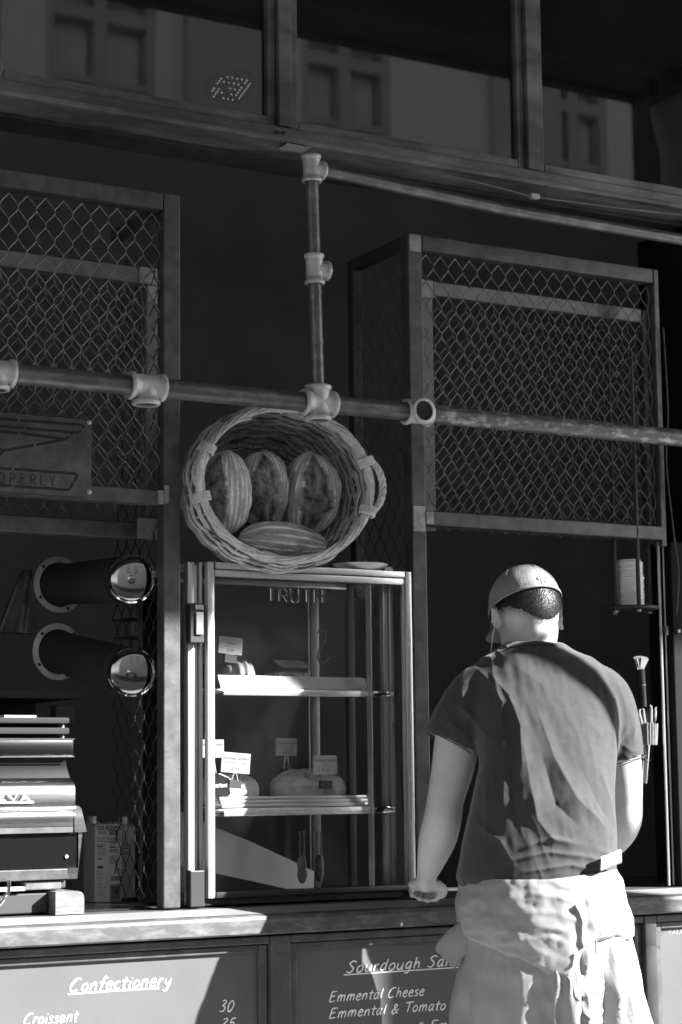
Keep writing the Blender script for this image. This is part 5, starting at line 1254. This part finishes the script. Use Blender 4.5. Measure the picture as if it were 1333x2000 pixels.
SR = [(1046, 1258, .078, .074, .060), (1046, 1270, .08, .098, .076), (1050, 1288, .075, .140, .092), (1056, 1318, .068, .178, .104), (1061, 1370, .045, .187, .118), (1062, 1430, .008, .176, .124), (1058, 1490, -.04, .164, .122), (1046, 1560, -.066, .170, .142), (1036, 1640, -.082, .182, .151), (1026, 1705, -.088, .188, .159), (1030, 1745, -.088, .178, .157)]
t.loft([ringU(*q, n=36, e=2.25) for q in SR])
def sleeve(pts, n=24): t.tube(smoothpath([p for p, a, bb in pts], 5), [v.x for v in smoothpath([Vector((a, 0, 0)) for p, a, bb in pts], 5)], n)
sleeve([(U(1010, 1362, .06), .045, 0), (U(965, 1350, .06), .062, 0), (U(935, 1358, .06), .070, 0), (U(905, 1405, .055), .074, 0), (U(879, 1452, .05), .070, 0)])
sleeve([(U(1115, 1360, .06), .048, 0), (U(1150, 1352, .06), .064, 0), (U(1178, 1364, .06), .070, 0), (U(1197, 1420, .06), .065, 0), (U(1211, 1484, .063), .0565, 0)])
shirt = t.build('t_shirt', 'shirt', man, True); baked(shirt, [('REMESH', dict(mode='VOXEL', voxel_size=.0055)), ('SMOOTH', dict(factor=.5, iterations=10)), ('SUBSURF', dict(levels=1, render_levels=1))])
def displace(ob, fn):
    me = ob.data; o = ROOT[ob.name]; nr = [v.normal.copy() for v in me.vertices]
    for v, n in zip(me.vertices, nr):
        v.co = v.co + n * fn(v.co + o, n)
    me.update()
def shirt_fn(p, n):
    back = max(0, min(1, -n.dot(MD) * 1.6 + .35))
    h = fold_disp(FOLDS, p) * back * .8
    q = Vector((p.dot(MR) * 13, p.dot(MD) * 13, p.z * 4.5)); q2 = Vector((p.dot(MR) * 34 + p.z * 7, p.dot(MD) * 20, p.z * 9)); q3 = Vector((p.dot(MR) * 60, p.dot(MD) * 40, p.z * 26))
    h += .0042 * noise.noise(q) + .0018 * (1 - 2.2 * abs(noise.noise(q2))) * (.4 + noise.noise(q * .6 + Vector((3, 1, 7)))) + .0008 * noise.noise(q3)
    return h
displace(shirt, shirt_fn)
def hem(pts_c, r0, axis, m, parent, name, rr=.0014, n=40, sq=1.0):
    A = axis.normalized(); u = A.orthogonal().normalized(); w = A.cross(u)
    return MB().tube([pts_c + (u * math.cos(a) + w * math.sin(a)) * r0 for a in [2 * PI * i / n for i in range(n)]], rr, 8, closed=True).build(name, m, parent, True, sharp=180)
# collar
cp = smoothpath([U(985, 1276, .03), U(1003, 1264, .012), U(1040, 1257, .006), U(1075, 1260, .014), U(1103, 1272, .04), U(1112, 1290, .10), U(1060, 1305, .165), U(1000, 1300, .15), U(978, 1288, .08)], 6, True)
MB().tube(cp, .0042, 8, closed=True).build('collar', 'shirt', man, True, sharp=180)
hem(U(877, 1455, .05), .0685, U(877, 1455, .05) - U(905, 1405, .055), 'shirt', man, 'sleeve_hem')
hem(U(1211.5, 1486, .063), .0555, U(1211, 1484, .063) - U(1197, 1420, .06), 'shirt', man, 'sleeve_hem')

# ---- cap
c = MB(); rings = []; n = 60
for j in range(19):
    a = j / 18 * PI / 2 * .985; k = math.cos(a) ** .82; z = .014 + .100 * math.sin(a) ** 1.05
    q = []
    for i in range(n):
        t_ = 2 * PI * i / n; seam = 1 - .003 * math.exp(-((math.sin(3 * t_)) / .10) ** 2) * (1 if j > 1 else 0)
        wob = 1 + .010 * (1 - 2.4 * abs(noise.noise(Vector((math.cos(t_) * 5, math.sin(t_) * 5, z * 35))))) * math.exp(-((t_ - 4.7) / .5) ** 2) + .034 * noise.noise(Vector((math.cos(t_) * 1.9, math.sin(t_) * 1.9, z * 18))) + .014 * noise.noise(Vector((math.cos(t_) * 5, math.sin(t_) * 5, z * 45))) + (.02 * math.exp(-((t_ - 4.75) / .12) ** 2) * math.exp(-((z - .04) / .02) ** 2))
        q.append(H(.0870 * k * math.cos(t_) * seam * wob, -.004 + .1070 * k * math.sin(t_) * seam * wob, z - .010 * math.exp(-((t_ - 1.5 * PI) / .5) ** 2) * 0))
    rings.append(q)
inner = [[H(*(v2)) for v2 in [(.083 * math.cos(2 * PI * i / n), -.004 + .103 * math.sin(2 * PI * i / n), .016) for i in range(n)]]]
cp_ = MB().loft(inner + rings, cap=True); capo = cp_.build('cap', 'cap', man, True, sharp=60)
MB().tube([H(.0878 * math.cos(2 * PI * i / n), -.004 + .1074 * math.sin(2 * PI * i / n), .0165) for i in range(n)], .0022, 8, closed=True, nrm=hup, flat=2.0).build('sweatband', 'cap', capo, True, sharp=180)
for k in range(6):
    a = PI / 6 * (2 * k + 1); st_ = []
    for j in range(14):
        t_ = .05 + j / 13 * 1.5; kk = math.cos(t_) ** .82; st_.append(H(.0872 * kk * math.cos(a), -.004 + .1072 * kk * math.sin(a), .0145 + .1003 * math.sin(t_) ** 1.05))
    MB().tube(st_, .0012, 6).build('seam', 'cap', capo, True)
for off in (-.055, .055):
    st_ = []
    for j in range(14):
        t_ = .05 + j / 13 * 1.5; kk = math.cos(t_) ** .82; a = 1.5 * PI + off; st_.append(H(.0876 * kk * math.cos(a), -.004 + .1076 * kk * math.sin(a), .0145 + .1003 * math.sin(t_) ** 1.05))
    MB().tube(st_, .0008, 6).build('stitching', 'trim', capo, True)
ball_ = MB(); ball(ball_, H(0, -.004, .114), (.006, .006, .003), 12, HA); ball_.build('button', 'cap', capo, True)
# wrinkled closing strap at the back
for k, (x, z, L, an) in enumerate(((.0, .045, .018, 1.1), (.010, .040, .016, .2), (-.012, .034, .012, 1.9), (.006, .028, .022, 0))):
    y = -.004 - .107 * math.sqrt(max(0, 1 - ((z - .014) / .1) ** 2)) ** .9 - .0005
    MB().tube(smoothpath([H(x - L / 2 * math.cos(an), y + .003, z - L / 2 * math.sin(an)), H(x, y - .001, z), H(x + L / 2 * math.cos(an), y + .003, z + L / 2 * math.sin(an))], 5), .0016, 6, flat=.6, nrm=hfwd).build('crease', 'cap', capo, True)
bm_ = MB(); vs = []; nn = 20; mm = 7
for s_ in (0, 1):
    for j in range(mm):
        for i in range(nn):
            a = PI * (.14 + .72 * i / (nn - 1)); ext = j / (mm - 1); x = .083 * math.cos(a); y = -.004 + .103 * math.sin(a)
            e_x = x * (1 + .02 * ext); e_y = y + ext * .072 * math.sin((a - PI * .14) / .72) ** .6 if math.sin((a - PI * .14) / .72) > 0 else y
            vs.append(H(e_x, e_y, .016 - .018 * ext - .030 * (x / .083) ** 2 * (.3 + .7 * ext) - s_ * .0025))
fs = []
for s_ in (0, 1):
    for j in range(mm - 1):
        for i in range(nn - 1):
            o = s_ * mm * nn; f = (o + j * nn + i, o + j * nn + i + 1, o + (j + 1) * nn + i + 1, o + (j + 1) * nn + i); fs.append(f if s_ == 0 else f[::-1])
for i in range(nn - 1): fs.append(((mm - 1) * nn + i, (mm - 1) * nn + i + 1, 2 * mm * nn - nn + i + 1, 2 * mm * nn - nn + i))
bm_.add(vs, fs).build('brim', 'trim', capo, True)
# ---- hair: a close shell from the cap edge down to a ragged nape line, plus cropped strands
def nape(a):     # a: 0 right ear .. pi left ear, through the back
    return -.074 + .066 * abs(math.cos(a)) ** 2.2 + (0)
hm = MB(); rings = []; n = 48
def skull(a, z, g=0):
    k = math.sqrt(max(.02, 1 - (min(z, .0) / .125) ** 2)); return Vector(((.0775 + g) * k * math.cos(a), -.005 - (.0965 + g) * k * math.sin(a), z))
vs = []; rows = 10
for j in range(rows):
    for i in range(n + 1):
        a = -.05 + (PI + .1) * i / n; zb_2 = nape(a) + .010 + .007 * noise.noise(Vector((a * 9, 0, 0))); z = .018 + (zb_2 - .018) * j / (rows - 1)
        vs.append(H(*skull(a, z, .0042 * (1 - (j / (rows - 1)) ** 3) - .0012 * (j / (rows - 1)) ** 6)))
hm.add(vs, [(j * (n + 1) + i, j * (n + 1) + i + 1, (j + 1) * (n + 1) + i + 1, (j + 1) * (n + 1) + i) for j in range(rows - 1) for i in range(n)])
hair = hm.build('hair', 'hair', man, True)
random.seed(33); st_ = MB()
for i in range(7000):
    a = random.uniform(-.02, PI + .02); zb_2 = nape(a) - random.random() ** 2.2 * .018; z = random.uniform(zb_2, .020); p = skull(a, z, .0042 if z > nape(a) + .016 else .0010)
    o = Vector((math.cos(a), -math.sin(a), -.2)).normalized(); L = random.uniform(.004, .009) * (1 if z > nape(a) + .01 else .55)
    d_ = (o * .75 + Vector((random.uniform(-.3, .3), 0, -1))).normalized(); sd = Vector((-math.sin(a), -math.cos(a), 0)) * .00035
    P0 = H(*p); A_ = HA @ d_ * L; S_ = HA @ sd; N_ = HA @ o * .0003; st_.add([P0 - S_, P0 + S_, P0 + N_, P0 + A_], [(0, 1, 3), (1, 2, 3), (2, 0, 3)])
tag(st_.build('hair_strand', 'hair', hair), kind='stuff')
# earphones
for pts in ([H(-.084, -.004, -.012), H(-.088, -.008, -.030), U(971, 1222, .08), U(966, 1244, .08), U(964, 1262, .085), U(962, 1285, .11)], [H(.080, .004, -.035), H(.078, .004, -.05), U(1094, 1245, .14), U(1098, 1268, .16)]):
    MB().tube(smoothpath(pts, 6), .0014, 8).build('earphone_wire', 'wire', man, True)

# ---- jacket tied round the waist
JD = -.087      # the hips stand back from the counter
def jring(py, cx, hw, hd, d=JD, n=72, e=2.2): return ellipse(U(cx, py, d), MR * hw, MD * hd, n, e)
def px_of(p):
    rel = p - M0; return 1040 + rel.dot(MR) * 801 / (1 + rel.dot(MD) / 4.93)
def mix(a, b_, t_): return a + (b_ - a) * t_
JS = [(1695, 1034, .178, .162), (1715, 1034, .187, .171), (1745, 1036, .196, .180), (1790, 1042, .203, .186), (1830, 1045, .204, .188), (1870, 1046, .212, .190), (1930, 1048, .226, .194), (2000, 1052, .244, .198), (2080, 1054, .256, .202), (2150, 1055, .262, .204)]
sk = MB(); rings = []; n = 180
for j in range(40):
    u = j / 39 * (len(JS) - 4) + 3; i0 = min(int(u), len(JS) - 2); f_ = u - i0; A_, B_ = JS[i0], JS[i0 + 1]
    py, cx, hw, hd = (mix(A_[q], B_[q], f_) for q in range(4)); hw -= .014; hd -= .012
    base = jring(py, cx, hw, hd, JD, n); cen = U(cx, py, JD); q = []
    for p in base:
        o = (p - cen); o.z = 0; px = px_of(p); back = o.dot(MD) < .3 * hd; g = min(1, max(0, (py - 1800) / 120)); h = 0
        if back:
            for (x0, x1, am, w) in ((1048, 1040, .015, 6), (1066, 1070, .016, 7), (1086, 1082, .020, 7), (1106, 1098, .022, 7), (1156, 1164, .020, 7), (1178, 1192, .017, 7), (1200, 1216, .013, 8), (880, 868, .010, 9), (912, 905, .005, 9), (985, 978, .004, 12)):
                xx = mix(x0, x1, min(1, (py - 1830) / 170 if py > 1830 else 0)); h += am * g * math.exp(-((px - xx) / w) ** 2)
            h -= .026 * g * math.exp(-((px - 1131) / 16) ** 2)
            h += .006 * math.exp(-((py - 1880 - (px - 1000) * .05) / 14) ** 2) * math.exp(-((px - 990) / 70) ** 2)
        h += .006 * noise.noise(Vector((px / 60, py / 90, 0 if back else 5))) + .0065 * (1 - 2.4 * abs(noise.noise(Vector((px / 20, py / 80, 8))))) * (1 if back else .5)
        q.append(p + o.normalized() * h)
    rings.append(q)
jk = sk.loft(rings, cap=False).build('jacket', 'jacket', man, True, sharp=180)
# wrapped band over it, with a slanting lower edge that gathers right of the middle
def low(px, back):
    if not back: return 1830
    pts = [(860, 1800), (880, 1818), (930, 1835), (990, 1858), (1040, 1884), (1056, 1888), (1075, 1850), (1110, 1822), (1160, 1812), (1200, 1824), (1230, 1826)]
    for (a, y0), (b_, y1) in zip(pts[:-1], pts[1:]):
        if px < b_: return y0 + (y1 - y0) * max(0, (px - a) / (b_ - a))
    return 1826
WF = [([(960, 1712), (1040, 1716), (1090, 1735)], 6, 7), ([(985, 1738), (1050, 1744), (1092, 1760)], 6, 7), ([(1000, 1775), (1060, 1778), (1095, 1792)], 6, 7), ([(1010, 1800), (1060, 1810), (1085, 1826)], 5, 6), ([(985, 1826), (1040, 1822), (1070, 1835)], 5, 6), ([(925, 1715), (935, 1760), (930, 1800)], -3, 7),
      ([(1120, 1715), (1115, 1760), (1118, 1810)], 5, 6), ([(1142, 1715), (1140, 1760), (1138, 1815)], 5, 7), ([(1098, 1720), (1104, 1770), (1104, 1815)], -6, 5), ([(1170, 1705), (1200, 1720), (1215, 1760)], 5, 10), ([(1160, 1735), (1190, 1738), (1205, 1775), (1195, 1812)], -5, 9), ([(895, 1790), (960, 1815), (1040, 1862)], 4, 10), ([(1130, 1700), (1165, 1692), (1190, 1690)], 6, 7)]
wb = MB(); rings = []; n = 220; rows = 46
for j in range(rows):
    v = j / (rows - 1); q = []
    for i in range(n):
        a = 2 * PI * i / n; back = math.sin(a) < .25
        # position from interpolated sections at this height
        px_g = 1040 + math.cos(a) * 170; yb = low(px_g, back); yt = 1702 - 8 * math.sin(a * 2) * 0 + (-14 * max(0, math.cos(a)) if True else 0) + 4 * (a > PI)
        py = yt + (yb - yt) * v
        for k in range(len(JS) - 1):
            if py <= JS[k + 1][0] or k == len(JS) - 2:
                f_ = max(0, (py - JS[k][0]) / (JS[k + 1][0] - JS[k][0])); A_, B_ = JS[k], JS[k + 1]; break
        cx, hw, hd = (mix(A_[q_3], B_[q_3], f_) for q_3 in (1, 2, 3)); e = 2.2; ct_, st2 = math.cos(a), math.sin(a)
        cen = U(cx, py, JD); o = MR * hw * math.copysign(abs(ct_) ** (2 / e), ct_) + MD * hd * math.copysign(abs(st2) ** (2 / e), st2)
        p = cen + o; roll_ = .005 * math.sin(PI * min(1, v * 1.02)) ** .5 - (.006 if v > .97 else 0)
        h = roll_ + .0012 * (1 - 2.4 * abs(noise.noise(Vector((px_of(p) / 60, py / 20, 3))))) + .004 * noise.noise(Vector((px_of(p) / 35, py / 30, 2.0 if back else 7))) + .002 * noise.noise(Vector((px_of(p) / 12, py / 14, 4)))
        if back: h += fold_disp(WF, p) * .6
        q.append(p + o.normalized() * h)
    rings.append(q)
rings.append([p - (p - U(1045, 1830, JD)).normalized() * .012 for p in rings[-1]])
bnd = wb.loft(rings, cap=False).build('waist_wrap', 'jacket', man, True, sharp=180)
for pts in ([(932, 1708), (936, 1745), (934, 1785), (930, 1826)], [(941, 1708), (945, 1745), (943, 1785), (939, 1828)]):
    pass
# fleece lining showing in the gap
fv = []; cols = 16; rws = 44
random.seed(3)
for j in range(rws):
    py = 1822 + (2130 - 1822) * j / (rws - 1); w_ = 17 + 14 * j / (rws - 1)
    k = [q for q in range(len(JS) - 1) if py >= JS[q][0]][-1] if py < JS[-1][0] else len(JS) - 2; f_ = (py - JS[k][0]) / (JS[k + 1][0] - JS[k][0]); hd = mix(JS[k][3], JS[k + 1][3], f_)
    for i in range(cols):
        px = 1131 + 6 * j / rws + (i / (cols - 1) - .5) * 2 * w_; xx = (px - 1045) / 190
        fv.append(U(px, py, JD - (hd - .006) * math.sqrt(max(.1, 1 - xx * xx)) + .012 + .012 * ((i / (cols - 1) - .5) * 2) ** 2 * 0 + .004 * noise.noise(Vector((px / 6, py / 6, 0)))))
MB().add(fv, [(j * cols + i, j * cols + i + 1, (j + 1) * cols + i + 1, (j + 1) * cols + i) for j in range(rws - 1) for i in range(cols - 1)]).build('fleece_lining', 'fleece', jk, True)
# zip teeth, pull, edge folds
zp = MB()
for i in range(22): 
    p = U(1133 + 2 * math.sin(i * .3), 1738 + i * 4, -.172 + .0); p = U(1133, 1738 + i * 4, JD - .1965); zp.obox(p, MR * .0026, MD * .004, MZ * .0014)
tag(zp.build('zip_teeth', 'galv', bnd), kind='stuff')
MB().bbox(Vector((-.002, -.002, -.014)) + U(1122, 1842, JD - .206), Vector((.002, .002, .014)) + U(1122, 1842, JD - .206), .001).build('zip_pull', 'cap', bnd)
# rolled cuff standing out of the wrap at the back
cu = MB(); a0_, b0_ = U(1140, 1684, JD - .143), U(1182, 1668, JD - .115); A_ = (b0_ - a0_); mid = []
for j in range(9):
    t_ = j / 8; c_ = a0_.lerp(b0_, t_); q = []
    for i in range(24):
        a = 2 * PI * i / 24; q.append(c_ + MZ * (.0165 * math.sin(a)) + MD * (.011 * math.cos(a)) + MR * (.001 * math.sin(a * 3 + j)) + MZ * .001 * math.sin(j * 2.2) )
    mid.append(q)
cu.loft(mid).build('sleeve_cuff', 'jacket', bnd, True, sharp=60)
# hanging sleeve at his left side
sl_ = MB(); rings = []
for j, (px, py, d, r1, r2) in enumerate(((905, 1800, -.12, .03, .02), (888, 1814, -.13, .034, .016), (874, 1828, -.13, .036, .015), (860, 1842, -.13, .033, .017), (852, 1854, -.13, .034, .015), (846, 1864, -.13, .031, .018))):
    ax_2 = (U(846, 1864) - U(905, 1800)).normalized(); u = ax_2.cross(MD).normalized()
    rings.append([U(px, py, d) + u * math.cos(a) * r1 * (1 + .10 * math.sin(a * 3 + j * 1.3) + .06 * math.sin(a * 7 + j * 2.1)) + MD * math.sin(a) * r2 for a in [2 * PI * i / 28 for i in range(28)]])
rings.append([U(846, 1864, -.13) + (p - U(846, 1864, -.13)) * .84 for p in rings[-1]]); rings.append([p + ax_2 * -.03 for p in rings[-1]])
hs_ = sl_.loft(rings).build('hanging_sleeve', 'jacket', jk, True, sharp=50)
MB().loft([[p + ax_2 * .004 for p in rings[-1]], [p + ax_2 * .006 for p in rings[-1]]]).build('sleeve_shade', 'hole', hs_)  # dark disc stands in for the shade inside the open sleeve
